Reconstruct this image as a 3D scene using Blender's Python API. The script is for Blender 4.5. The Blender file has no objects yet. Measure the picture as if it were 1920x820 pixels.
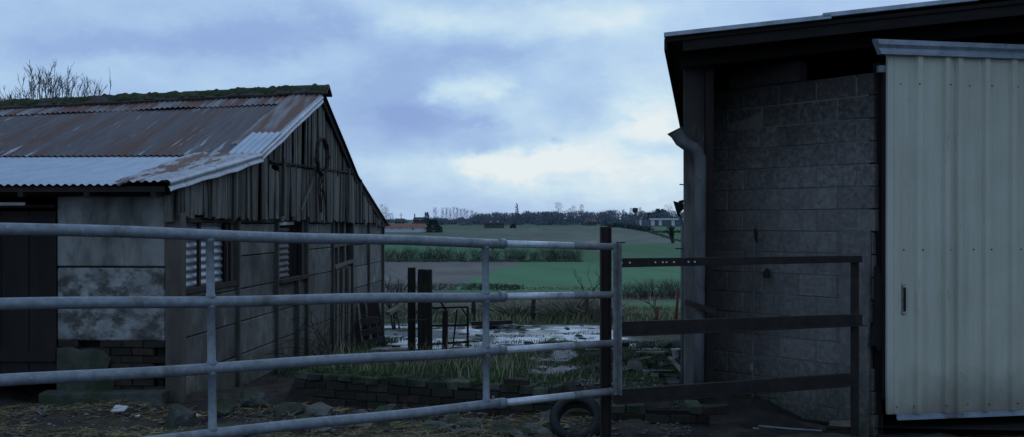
import bpy, math, random
import numpy as np
from mathutils import Vector, Matrix, noise as mnoise
random.seed(7); np.random.seed(7)
R = random
scene = bpy.context.scene
col = scene.collection
F = 2000.0; EYE = 1.6; HOR = 420.0

def P(x, y, D):
    """picture measurement -> world point at depth D (camera stands at the origin looking along +Y)"""
    return Vector(((x-960)/F*D, D, EYE-(y-HOR)/F*D))
def V(*a): return Vector(a)
def U(a, b): return R.uniform(a, b)

# ------------------------------------------------------------------ terrain
_PY = [(-60,.9),(0,.42),(4,.34),(6,.22),(7.4,.08),(8.6,-.02),(10,-.05),(12,-.10),(14,-.2),(17,-.40),(20,-.62),(24,-.86),(28,-1.08),
       (31,-1.22),(36,-1.55),(45,-1.95),(55,-2.35),(65,-2.75),(80,-3.4),(100,-4.05),(130,-4.75),(160,-5.15),(200,-5.42),(250,-5.3),
       (300,-4.7),(360,-3.7),(420,-2.4),(500,-.3),(560,.55),(640,1.9),(720,3.2),(900,4.6),(1300,6.2),(2000,9),(4000,17)]
_ty = np.array([a for a, b in _PY], float); _tz = np.array([b for a, b in _PY], float)
def _pchip():
    h = np.diff(_ty); d = np.diff(_tz)/h; m = np.zeros(len(_ty)); m[0] = d[0]; m[-1] = d[-1]
    for i in range(1, len(_ty)-1):
        if d[i-1]*d[i] > 0:
            w1 = 2*h[i]+h[i-1]; w2 = h[i]+2*h[i-1]
            m[i] = (w1+w2)/(w1/d[i-1]+w2/d[i])
    return m
_tm = _pchip()
def profile(Y):
    Y = np.clip(np.asarray(Y, float), _ty[0], _ty[-1])
    i = np.clip(np.searchsorted(_ty, Y, side='right')-1, 0, len(_ty)-2)
    h = _ty[i+1]-_ty[i]; t = (Y-_ty[i])/h
    return ((2*t**3-3*t**2+1)*_tz[i]+(t**3-2*t**2+t)*h*_tm[i]+(-2*t**3+3*t**2)*_tz[i+1]+(t**3-t**2)*h*_tm[i+1])
_H = np.random.rand(256, 256)
def vnoise(x, y):
    xi = np.floor(x).astype(int); yi = np.floor(y).astype(int); fx = x-xi; fy = y-yi
    fx = fx*fx*(3-2*fx); fy = fy*fy*(3-2*fy)
    a = _H[xi & 255, yi & 255]; b = _H[(xi+1) & 255, yi & 255]; c = _H[xi & 255, (yi+1) & 255]; d = _H[(xi+1) & 255, (yi+1) & 255]
    return (a*(1-fx)+b*fx)*(1-fy)+(c*(1-fx)+d*fx)*fy
def fbm(x, y, o=4):
    s = 0; a = .5; t = 0
    for k in range(o):
        s = s+a*vnoise(x*2**k+17.3*k, y*2**k+5.1*k); t += a; a *= .5
    return s/t
def sst(a, b, x):
    t = np.clip((x-a)/(b-a), 0, 1); return t*t*(3-2*t)
def wallY(X): return 9.75-.33*(X+2.0)              # the low brick wall's front line
def ground_np(X, Y):
    z = profile(Y)
    X = np.asarray(X, float); Y = np.asarray(Y, float)
    d = Y-wallY(X)-.12
    bank = .22*sst(-.02, .12, d)*(1-sst(.6, 4.2, d))*sst(-2.15, -2.0, X)*(1-sst(1.2, 1.6, X))
    dip = -.16*sst(10.5, 12, Y)*(1-sst(18, 22, Y))*(1-sst(-2.7, -2.25, X))
    near = 1-sst(26, 45, Y)
    b = (fbm(X*1.1, Y*1.1, 4)-.5)*.19+(fbm(X*6, Y*6, 3)-.5)*.07-.13*sst(2.2,2.9,X)*sst(7.6,8.3,Y)*(1-sst(11,12,Y))
    slab = sst(16.2, 17, Y)*(1-sst(28, 29.5, Y))
    return z+bank+dip+b*near*(1-.75*slab)*sst(2, 6, Y)
def gz(x, y): return float(ground_np(np.array([x]), np.array([y]))[0])
def flatY(ypx):
    """depth at which bare ground is seen at height ypx"""
    lo, hi = 6.0, 900.0
    for _ in range(50):
        m = (lo*hi)**.5
        if HOR+(EYE-float(profile(m)))*F/m > ypx: lo = m
        else: hi = m
    return lo
def G(x, ypx):
    Y = flatY(ypx); X = (x-960)/F*Y
    return Vector((X, Y, gz(X, Y)))
def onG(x, D, dz=0):
    X = (x-960)/F*D
    return Vector((X, D, gz(X, D)+dz))

# ------------------------------------------------------------------ helpers
def tag(o, label=None, cat=None, group=None, kind=None):
    if label: o['label'] = label
    if cat: o['category'] = cat
    if group: o['group'] = group
    if kind: o['kind'] = kind
    return o
def thing(name, loc, label, cat, group=None):
    o = bpy.data.objects.new(name, None); col.objects.link(o); o.location = loc; o.empty_display_size = .1
    return tag(o, label, cat, group)
class MB:
    def __init__(s): s.v = []; s.f = []; s.a = []; s.var = None
    def _add(s, vs, fs, var=None):
        n = len(s.v); s.v.extend(vs); s.f.extend([tuple(i+n for i in f) for f in fs])
        s.a.extend([R.random() if var is None else var]*len(vs)); return s
    def hexa(s, p, var=None):
        return s._add([Vector(q) for q in p], [(0,3,2,1),(4,5,6,7),(0,1,5,4),(1,2,6,5),(2,3,7,6),(3,0,4,7)], R.random() if var is None else var)
    def obox(s, c, ax, ay, az, hx, hy, hz, var=None, jit=0):
        ps = []
        for sz in (-1, 1):
            for sx, sy in ((-1,-1),(1,-1),(1,1),(-1,1)):
                q = Vector(c)+ax*hx*sx+ay*hy*sy+az*hz*sz
                if jit: q = q+V(U(-jit,jit),U(-jit,jit),U(-jit,jit))
                ps.append(q)
        return s.hexa(ps, var)
    def bar(s, a, b, w, h, up=Vector((0,0,1)), var=None, jit=0):
        a = Vector(a); b = Vector(b); d = (b-a); L = d.length; d.normalize()
        side = d.cross(up)
        if side.length < 1e-4: side = d.cross(V(0,1,0))
        side.normalize(); u = side.cross(d)
        return s.obox((a+b)/2, side, d, u, w/2, L/2, h/2, var, jit)
    def tube(s, path, r, n=8, cap=True, var=None):
        path = [Vector(p) for p in path]; k = len(path)
        rr = r if isinstance(r, (list, tuple)) else [r]*k
        vs = []; fs = []; ref = None
        for i, p in enumerate(path):
            d = (path[min(i+1,k-1)]-path[max(i-1,0)]).normalized()
            if ref is None or abs(ref.dot(d)) > .97: ref = V(0,0,1) if abs(d.z) < .9 else V(1,0,0)
            a = d.cross(ref).normalized(); b = a.cross(d); ref = b
            for j in range(n):
                t = 2*math.pi*j/n; vs.append(p+a*math.cos(t)*rr[i]+b*math.sin(t)*rr[i])
        for i in range(k-1):
            for j in range(n):
                fs.append((i*n+j, i*n+(j+1)%n, (i+1)*n+(j+1)%n, (i+1)*n+j))
        if cap:
            fs.append(tuple(range(n))[::-1]); fs.append(tuple((k-1)*n+j for j in range(n)))
        return s._add(vs, fs, R.random() if var is None else var)
    def poly(s, pts, var=None): return s._add([Vector(p) for p in pts], [tuple(range(len(pts)))], var)
    def sliver(s, p, d, w):
        d = Vector(d); t = d.cross(V(U(-1,1),U(-1,1),U(-1,1)))
        if t.length < 1e-6: return s
        t = t.normalized()*w/2
        return s._add([p-t, p+t, p+d], [(0,1,2)], R.random())
    def prism(s, outline, ext, var=None):
        """closed outline (list of points) swept by the vector ext"""
        n = len(outline); o = [Vector(p) for p in outline]; e = Vector(ext)
        vs = o+[p+e for p in o]
        fs = [(i, (i+1)%n, n+(i+1)%n, n+i) for i in range(n)]+[tuple(range(n))[::-1], tuple(range(n,2*n))]
        return s._add(vs, fs, R.random() if var is None else var)
    def strip(s, rows, var=None):
        n = len(rows[0]); vs = [Vector(p) for r in rows for p in r]
        fs = [(i*n+j, i*n+j+1, (i+1)*n+j+1, (i+1)*n+j) for i in range(len(rows)-1) for j in range(n-1)]
        return s._add(vs, fs, R.random() if var is None else var)
    def stone(s, c, sx, sy, sz, seed, rot=0, sub=3, rough=.28):
        import bmesh
        bm = bmesh.new(); rng = random.Random(seed)
        for _ in range(20):
            a_, z_ = rng.uniform(0, 6.283), rng.uniform(-1, 1); q_ = math.sqrt(1-z_*z_); bm.verts.new((math.cos(a_)*q_, math.sin(a_)*q_, z_))
        h_ = bmesh.ops.convex_hull(bm, input=bm.verts); bmesh.ops.delete(bm, geom=[g for g in h_['geom_interior'] if isinstance(g, bmesh.types.BMVert)], context='VERTS')
        if sub > 2:
            bmesh.ops.bevel(bm, geom=bm.edges[:], offset=.07, segments=1, affect='EDGES', profile=.5)
            bmesh.ops.triangulate(bm, faces=bm.faces[:]); bmesh.ops.subdivide_edges(bm, edges=bm.edges[:], cuts=1, use_grid_fill=True)
        o = V(seed*3.7, seed*1.3, seed*.7); vs = []
        M = Matrix.Rotation(rot, 3, 'Z')
        for v in bm.verts:
            n = mnoise.noise(v.co*1.1+o)*rough*.9+mnoise.noise(v.co*3.1+o)*rough*.35+mnoise.noise(v.co*7+o)*rough*.22
            q = v.co*(1.08+n)
            vs.append(Vector(c)+M @ V(q.x*sx, q.y*sy, q.z*sz))
        fs = [tuple(v.index for v in f.verts) for f in bm.faces]; bm.free()
        return s._add(vs, fs, R.random())
    def build(s, name, mat, parent=None, loc=None, smooth=False, bevel=0, seg=1):
        root = parent
        while root is not None and root.parent is not None: root = root.parent
        o0 = Vector(root.location) if root is not None else (Vector(loc) if loc is not None else V(0,0,0))
        me = bpy.data.meshes.new(name)
        me.from_pydata([tuple(v-o0) for v in s.v], [], s.f)
        at = me.attributes.new('var', 'FLOAT', 'POINT'); at.data.foreach_set('value', s.a)
        if smooth: me.polygons.foreach_set('use_smooth', [True]*len(me.polygons))
        me.materials.append(mat); me.update()
        o = bpy.data.objects.new(name, me); col.objects.link(o)
        if parent is not None: o.parent = parent
        else: o.location = o0
        if bevel:
            b = o.modifiers.new('edge', 'BEVEL'); b.width = bevel; b.segments = seg; b.limit_method = 'ANGLE'; b.angle_limit = math.radians(40)
        return o

# ------------------------------------------------------------------ materials
def M(name, stops, scale=5, detail=6, rough=.85, bump=.25, dist=.02, metal=0, stretch=(1,1,1), rot=(0,0,0), second=None, third=None, var=0, spec=.3, nrough=.55, low=None, high=None, relief=0):
    m = bpy.data.materials.new(name); m.use_nodes = True; nt = m.node_tree; N = nt.nodes; L = nt.links
    b = N['Principled BSDF']; b.inputs['Roughness'].default_value = rough; b.inputs['Metallic'].default_value = metal
    b.inputs['Specular IOR Level'].default_value = spec
    tc = N.new('ShaderNodeTexCoord'); mp = N.new('ShaderNodeMapping'); mp.inputs['Scale'].default_value = stretch; mp.inputs['Rotation'].default_value = rot
    L.new(tc.outputs['Object'], mp.inputs['Vector'])
    n = N.new('ShaderNodeTexNoise'); n.inputs['Scale'].default_value = scale; n.inputs['Detail'].default_value = detail; n.inputs['Roughness'].default_value = nrough+.1
    L.new(mp.outputs[0], n.inputs['Vector'])
    def ramp(src, st):
        r = N.new('ShaderNodeValToRGB'); e = r.color_ramp.elements
        while len(e) < len(st): e.new(.5)
        for k, (p, c) in enumerate(st):
            e[k].position = p; e[k].color = (*c, 1) if len(c) == 3 else c
        L.new(src, r.inputs[0]); return r
    c = ramp(n.outputs['Fac'], stops).outputs[0]; rel = None
    for sec in (second, third):
        if sec:
            colr, sc, lo, hi = sec[:4]; st = sec[4] if len(sec) > 4 else (1,1,1)
            mp2 = N.new('ShaderNodeMapping'); mp2.inputs['Scale'].default_value = st; mp2.inputs['Rotation'].default_value = rot
            mp2.inputs['Location'].default_value = (sc*1.7, sc*.3, 2.1)
            L.new(tc.outputs['Object'], mp2.inputs['Vector'])
            n2 = N.new('ShaderNodeTexNoise'); n2.inputs['Scale'].default_value = sc; n2.inputs['Detail'].default_value = 8; n2.inputs['Roughness'].default_value = .65
            L.new(mp2.outputs[0], n2.inputs['Vector'])
            f = ramp(n2.outputs['Fac'], [(lo,(0,0,0)),(hi,(1,1,1))]); rel = rel or f.outputs[0]
            mx = N.new('ShaderNodeMixRGB'); L.new(f.outputs[0], mx.inputs[0]); L.new(c, mx.inputs[1]); mx.inputs[2].default_value = (*colr, 1); c = mx.outputs[0]
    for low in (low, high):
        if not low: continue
        # low: moss, damp, mud towards the foot; high: eave shade painted towards the top
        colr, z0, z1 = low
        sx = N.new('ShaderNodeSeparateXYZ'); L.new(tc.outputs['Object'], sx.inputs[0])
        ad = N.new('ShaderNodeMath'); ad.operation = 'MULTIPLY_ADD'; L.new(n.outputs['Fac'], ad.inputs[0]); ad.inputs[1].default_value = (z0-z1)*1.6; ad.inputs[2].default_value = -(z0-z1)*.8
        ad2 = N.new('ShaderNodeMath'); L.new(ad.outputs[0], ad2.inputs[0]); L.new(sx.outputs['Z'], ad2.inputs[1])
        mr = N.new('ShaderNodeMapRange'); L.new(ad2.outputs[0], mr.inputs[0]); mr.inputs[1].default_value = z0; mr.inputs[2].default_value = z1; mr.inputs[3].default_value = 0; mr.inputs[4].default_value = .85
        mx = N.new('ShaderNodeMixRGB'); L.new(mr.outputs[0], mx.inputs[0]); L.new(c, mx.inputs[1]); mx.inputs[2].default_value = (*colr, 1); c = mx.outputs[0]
    if var:
        a = N.new('ShaderNodeAttribute'); a.attribute_name = 'var'
        mr = N.new('ShaderNodeMapRange'); L.new(a.outputs['Fac'], mr.inputs[0]); mr.inputs[3].default_value = 1-var; mr.inputs[4].default_value = 1+var
        mx = N.new('ShaderNodeVectorMath'); mx.operation = 'SCALE'; L.new(c, mx.inputs[0]); L.new(mr.outputs[0], mx.inputs['Scale']); c = mx.outputs[0]
    L.new(c, b.inputs['Base Color'])
    if bump:
        bp = N.new('ShaderNodeBump'); bp.inputs['Strength'].default_value = bump; bp.inputs['Distance'].default_value = dist
        L.new(n.outputs['Fac'], bp.inputs['Height']); L.new(bp.outputs[0], b.inputs['Normal'])
        if relief and rel is not None:
            b2 = N.new('ShaderNodeBump'); b2.inputs['Strength'].default_value = relief; b2.inputs['Distance'].default_value = .012; b2.invert = True
            L.new(rel, b2.inputs['Height']); L.new(bp.outputs[0], b2.inputs['Normal']); L.new(b2.outputs[0], b.inputs['Normal'])
    return m
BR = math.radians(-3.4)      # the old barn stands turned by this much
m_galv = M('galvanised', [(.25,(.135,.155,.175)),(.5,(.195,.22,.25)),(.75,(.265,.295,.33))], 26, 9, .55, .2, .003, metal=.25, second=((.10,.088,.078), 4, .54, .72), third=((.32,.35,.38), 60, .64, .7))
m_galv_dull = M('weathered_galvanised', [(.3,(.13,.14,.15)),(.7,(.25,.26,.27))], 20, 7, .65, .2, .003, metal=.3, second=((.1,.08,.065), 7, .5, .72))
m_pipe = M('old_zinc_pipe', [(.3,(.06,.061,.066)),(.7,(.125,.128,.138))], 9, 8, .7, .2, .004, stretch=(1,1,.4), second=((.05,.045,.04), 4, .5, .7))
m_zinc = M('bright_zinc', [(.3,(.4,.43,.48)),(.7,(.56,.59,.64))], 30, 5, .36, .12, .002, metal=.25, second=((.25,.27,.3), 9, .55, .7))
m_dark_steel = M('dark_rusty_steel', [(.3,(.009,.007,.007)),(.55,(.017,.013,.012)),(.75,(.03,.021,.018))], 12, 8, .8, .3, .006, second=((.04,.021,.014), 4, .6, .75))
m_post_steel = M('rusty_beam', [(.3,(.012,.009,.0085)),(.6,(.026,.018,.017)),(.8,(.045,.032,.028))], 9, 8, .8, .3, .006, stretch=(1,1,.3))
m_bolt = M('pale_bolt', [(.3,(.5,.5,.5)),(.7,(.65,.65,.65))], 20, 3, .4, 0)
m_roof_old = M('rusted_corrugated', [(.25,(.055,.052,.062)),(.5,(.085,.078,.088)),(.75,(.12,.112,.125))], 3.2, 8, .7, .15, .004, stretch=(6,.35,.35), rot=(0,0,-BR),
               second=((.09,.046,.037), 1.5, .50, .62, (1.5,.09,.09)), third=((.30,.33,.38), 2.0, .61, .66, (7,.3,.3)))
m_roof_verge = M('rusty_verge_sheet', [(.3,(.11,.10,.11)),(.6,(.2,.2,.22)),(.8,(.34,.37,.41))], 3.2, 8, .65, .15, .004, stretch=(6,.4,.4), rot=(0,0,-BR), second=((.105,.048,.034), 1.7, .44, .54, (3.6,.3,.3)))
m_roof_edge = M('flaking_corrugated', [(.3,(.2,.21,.24)),(.6,(.34,.37,.42)),(.8,(.45,.49,.55))], 6, 8, .6, .15, .003, stretch=(4,1,1), rot=(0,0,-BR),
               second=((.115,.052,.036), 2.6, .46, .53, (2.5,.5,.5)))
m_roof_new = M('pale_zinc_sheet', [(.3,(.27,.345,.44)),(.7,(.37,.45,.55))], 3, 6, .5, .08, .003, metal=.25, stretch=(3,.6,.6), rot=(0,0,-BR), second=((.28,.3,.34), 2, .55, .8, (4,.5,.5)))
m_flash = M('lead_flashing', [(.3,(.22,.26,.32)),(.7,(.36,.41,.48))], 7, 6, .5, .15, .004, metal=.3, second=((.13,.09,.07), 4, .58, .72))
m_plank = M('weathered_plank', [(.25,(.03,.029,.027)),(.5,(.088,.087,.08)),(.75,(.165,.162,.15))], 7, 9, .9, .6, .008, stretch=(7,7,.3), second=((.05,.058,.042), 2.2, .52, .7), third=((.03,.027,.024), 3, .55, .7, (5,5,.5)), var=.6)
m_batten = M('dark_batten', [(.3,(.02,.018,.016)),(.7,(.045,.04,.036))], 9, 7, .9, .4, .006, stretch=(1,1,1))
m_panel = M('concrete_panel', [(.25,(.07,.069,.065)),(.5,(.125,.125,.12)),(.75,(.185,.185,.178))], 5, 9, .9, .3, .006, second=((.05,.05,.044), 1.7, .46, .68, (1,1,.6)), third=((.27,.275,.28), 6, .62, .70, (1,1,.5)), var=.28, low=((.035,.048,.026), .35, -.3))
m_cpost = M('stained_post', [(.3,(.055,.048,.043)),(.7,(.115,.1,.09))], 6, 8, .9, .3, .006, stretch=(1,1,.4), low=((.03,.04,.022), .35, -.3))
m_mossy_render = M('mossy_render', [(.25,(.03,.033,.026)),(.5,(.055,.06,.048)),(.75,(.095,.1,.085))], 5, 9, .95, .5, .01, second=((.022,.036,.016), 3, .45, .6))
m_panel_post = M('panel_post', [(.3,(.05,.047,.042)),(.7,(.1,.097,.09))], 6, 8, .9, .3, .006, stretch=(1,1,.4), low=((.03,.04,.022), .35, -.3))
m_plaster = M('peeling_plaster', [(.25,(.12,.12,.115)),(.5,(.25,.256,.256)),(.75,(.42,.43,.435))], 3.5, 10, .9, .35, .01, second=((.07,.066,.06), 4.2, .45, .57, (1,1,1.3)), third=((.085,.085,.08), 7, .5, .72, (1,1,1.6)), low=((.022,.028,.018), .68, .40), relief=.6)
m_plaster_up = M('stained_plaster', [(.25,(.15,.15,.145)),(.5,(.26,.265,.262)),(.75,(.38,.39,.39))], 3.5, 9, .9, .3, .006, stretch=(1,1,.55), second=((.10,.10,.092), 1.8, .48, .68, (1.3,1,.5)), third=((.06,.06,.052), 6, .6, .75, (1,1,.35)))
m_moss = M('moss', [(.25,(.010,.013,.007)),(.5,(.02,.029,.012)),(.75,(.042,.054,.02))], 18, 8, 1, .8, .02, var=.4)
m_tile = M('ridge_tile', [(.3,(.03,.026,.024)),(.7,(.065,.055,.05))], 9, 8, .9, .4, .01)
m_rust_door = M('rusty_door', [(.25,(.009,.008,.008)),(.5,(.016,.0125,.0125)),(.75,(.028,.02,.018))], 3, 9, .85, .3, .006, stretch=(2,2,.5))
m_window_sheet = M('window_sheet', [(.3,(.2,.225,.26)),(.7,(.32,.35,.4))], 6, 5, .5, .1, .003, metal=.2, second=((.15,.13,.12), 3, .55, .72))
m_block = M('concrete_block', [(.25,(.088,.082,.08)),(.5,(.138,.129,.125)),(.75,(.20,.187,.18))], 22, 9, .95, .7, .008, second=((.075,.07,.067), 2.2, .5, .75), var=.13, low=((.04,.05,.034), .5, -.2), high=((.026,.023,.022), 2.0, 2.9))  # high tint paints the eave shade on the upper courses
m_mortar = M('mortar', [(.3,(.09,.083,.077)),(.7,(.14,.128,.12))], 30, 6, .95, .4, .005)
m_column = M('old_concrete', [(.3,(.085,.078,.073)),(.7,(.17,.16,.15))], 7, 9, .92, .3, .006, stretch=(2,2,.5), second=((.06,.053,.048), 2.4, .48, .7, (1,1,.4)), high=((.03,.026,.024), 1.9, 2.6))  # high tint darkens the column top, painted shade of the roof overhang
m_door = M('cream_sheet', [(.3,(.42,.425,.36)),(.7,(.50,.505,.43))], 2, 7, .5, .05, .003, second=((.36,.35,.29), 1.3, .46, .8, (5,5,.3)), third=((.26,.24,.2), 5, .62, .8, (2,2,.6)), low=((.20,.185,.15), .42, -.05))
m_black = M('tar_black', [(.3,(.006,.006,.007)),(.7,(.014,.013,.014))], 6, 4, .9, .1)
m_dark_wood = M('dark_wood', [(.3,(.016,.013,.012)),(.7,(.04,.031,.027))], 8, 8, .9, .4, .008, stretch=(.5,3,3))
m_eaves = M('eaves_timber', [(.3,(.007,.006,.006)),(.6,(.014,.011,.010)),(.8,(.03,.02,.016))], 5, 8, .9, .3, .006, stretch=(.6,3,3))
m_post_wood = M('old_sleeper', [(.25,(.008,.008,.007)),(.6,(.022,.021,.019)),(.8,(.034,.034,.028))], 6, 9, .95, .7, .012, stretch=(4,4,.35), second=((.03,.04,.018), 3, .55, .72))
m_pale_wood = M('pale_board', [(.3,(.15,.13,.10)),(.7,(.27,.24,.19))], 9, 7, .9, .3, .005, stretch=(4,.6,4), second=((.06,.055,.045), 3, .5, .7))
m_grey_wood = M('grey_board', [(.3,(.05,.048,.042)),(.7,(.12,.115,.1))], 9, 7, .9, .3, .005, stretch=(4,4,.5))
m_pallet = M('pallet_wood', [(.3,(.045,.042,.038)),(.7,(.09,.085,.075))], 9, 7, .9, .3, .005)
m_brick = M('old_brick', [(.25,(.016,.013,.012)),(.5,(.03,.022,.019)),(.75,(.05,.036,.031))], 16, 8, .95, .6, .008, second=((.018,.023,.014), 3.5, .46, .62), var=.35)
m_brick_top = M('mossy_brick_top', [(.25,(.03,.032,.025)),(.5,(.05,.055,.042)),(.75,(.085,.09,.072))], 9, 8, .95, .5, .01, second=((.022,.032,.015), 4, .42, .56), var=.4)
m_stone = M('mossy_stone', [(.25,(.035,.037,.034)),(.5,(.065,.067,.062)),(.75,(.105,.107,.1))], 7, 9, .95, .7, .02, second=((.03,.043,.02), 3, .46, .6))
m_stone_pale = M('pale_stone', [(.25,(.07,.07,.066)),(.5,(.115,.115,.108)),(.75,(.17,.168,.16))], 8, 9, .95, .6, .015, second=((.05,.055,.04), 3, .5, .66))
m_rubber = M('tyre_rubber', [(.3,(.010,.010,.011)),(.7,(.02,.02,.022))], 10, 6, .7, .15, .004, second=((.045,.042,.038), 3, .58, .75))
m_white = M('dirty_white', [(.3,(.42,.42,.42)),(.7,(.62,.62,.62))], 8, 5, .6, .05, second=((.2,.19,.17), 5, .55, .75))
m_straw = M('straw', [(.3,(.12,.095,.045)),(.7,(.30,.235,.115))], 3, 4, .9, 0, var=.5)
m_gravel = M('gravel', [(.3,(.05,.048,.045)),(.7,(.13,.125,.12))], 6, 5, .9, .2, var=.6)
m_grass = M('grass', [(.3,(.022,.055,.016)),(.6,(.045,.10,.028)),(.8,(.08,.115,.04))], 1.2, 4, .9, 0, var=.5)
m_drygrass = M('dry_grass', [(.3,(.13,.125,.075)),(.7,(.24,.225,.14))], 1.2, 4, .9, 0, var=.5)
m_twig = M('twig', [(.3,(.02,.018,.017)),(.7,(.05,.045,.042))], 6, 4, .95, 0)
m_treetwig = M('tree_twigs', [(.3,(.045,.047,.055)),(.7,(.075,.075,.082))], 3, 4, .95, 0)
m_bark = M('bark', [(.3,(.018,.018,.02)),(.7,(.045,.044,.046))], 6, 6, .95, .3, stretch=(3,3,.5))
m_bramble = M('bramble', [(.3,(.14,.14,.105)),(.6,(.24,.23,.17)),(.8,(.3,.25,.18))], 2.5, 5, .95, 0, var=.5)
m_heap = M('black_heap', [(.3,(.006,.006,.007)),(.7,(.018,.018,.018))], 5, 6, .6, .3, .02)
m_orange = M('rusty_orange', [(.3,(.07,.03,.02)),(.7,(.12,.055,.034))], 6, 5, .9, .1)
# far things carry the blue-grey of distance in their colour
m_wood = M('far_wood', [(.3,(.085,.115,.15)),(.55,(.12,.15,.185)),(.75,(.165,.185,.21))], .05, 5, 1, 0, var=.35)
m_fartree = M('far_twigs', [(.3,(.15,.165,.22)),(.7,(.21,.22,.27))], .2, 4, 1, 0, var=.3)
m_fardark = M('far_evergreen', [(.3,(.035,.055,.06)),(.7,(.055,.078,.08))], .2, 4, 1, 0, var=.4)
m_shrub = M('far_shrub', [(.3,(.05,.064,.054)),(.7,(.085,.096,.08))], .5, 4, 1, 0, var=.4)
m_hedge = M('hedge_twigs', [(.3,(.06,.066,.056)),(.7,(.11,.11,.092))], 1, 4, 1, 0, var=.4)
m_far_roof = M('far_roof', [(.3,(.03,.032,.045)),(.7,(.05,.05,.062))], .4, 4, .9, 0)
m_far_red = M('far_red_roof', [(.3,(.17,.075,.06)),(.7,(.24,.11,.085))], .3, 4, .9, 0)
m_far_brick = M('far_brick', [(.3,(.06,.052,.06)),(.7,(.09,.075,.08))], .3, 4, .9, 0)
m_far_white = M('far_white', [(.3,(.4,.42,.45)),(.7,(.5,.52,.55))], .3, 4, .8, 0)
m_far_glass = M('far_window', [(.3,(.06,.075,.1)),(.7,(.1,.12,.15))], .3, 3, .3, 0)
m_far_grey = M('far_grey', [(.3,(.09,.1,.12)),(.7,(.13,.14,.165))], .3, 4, .9, 0)

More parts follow.
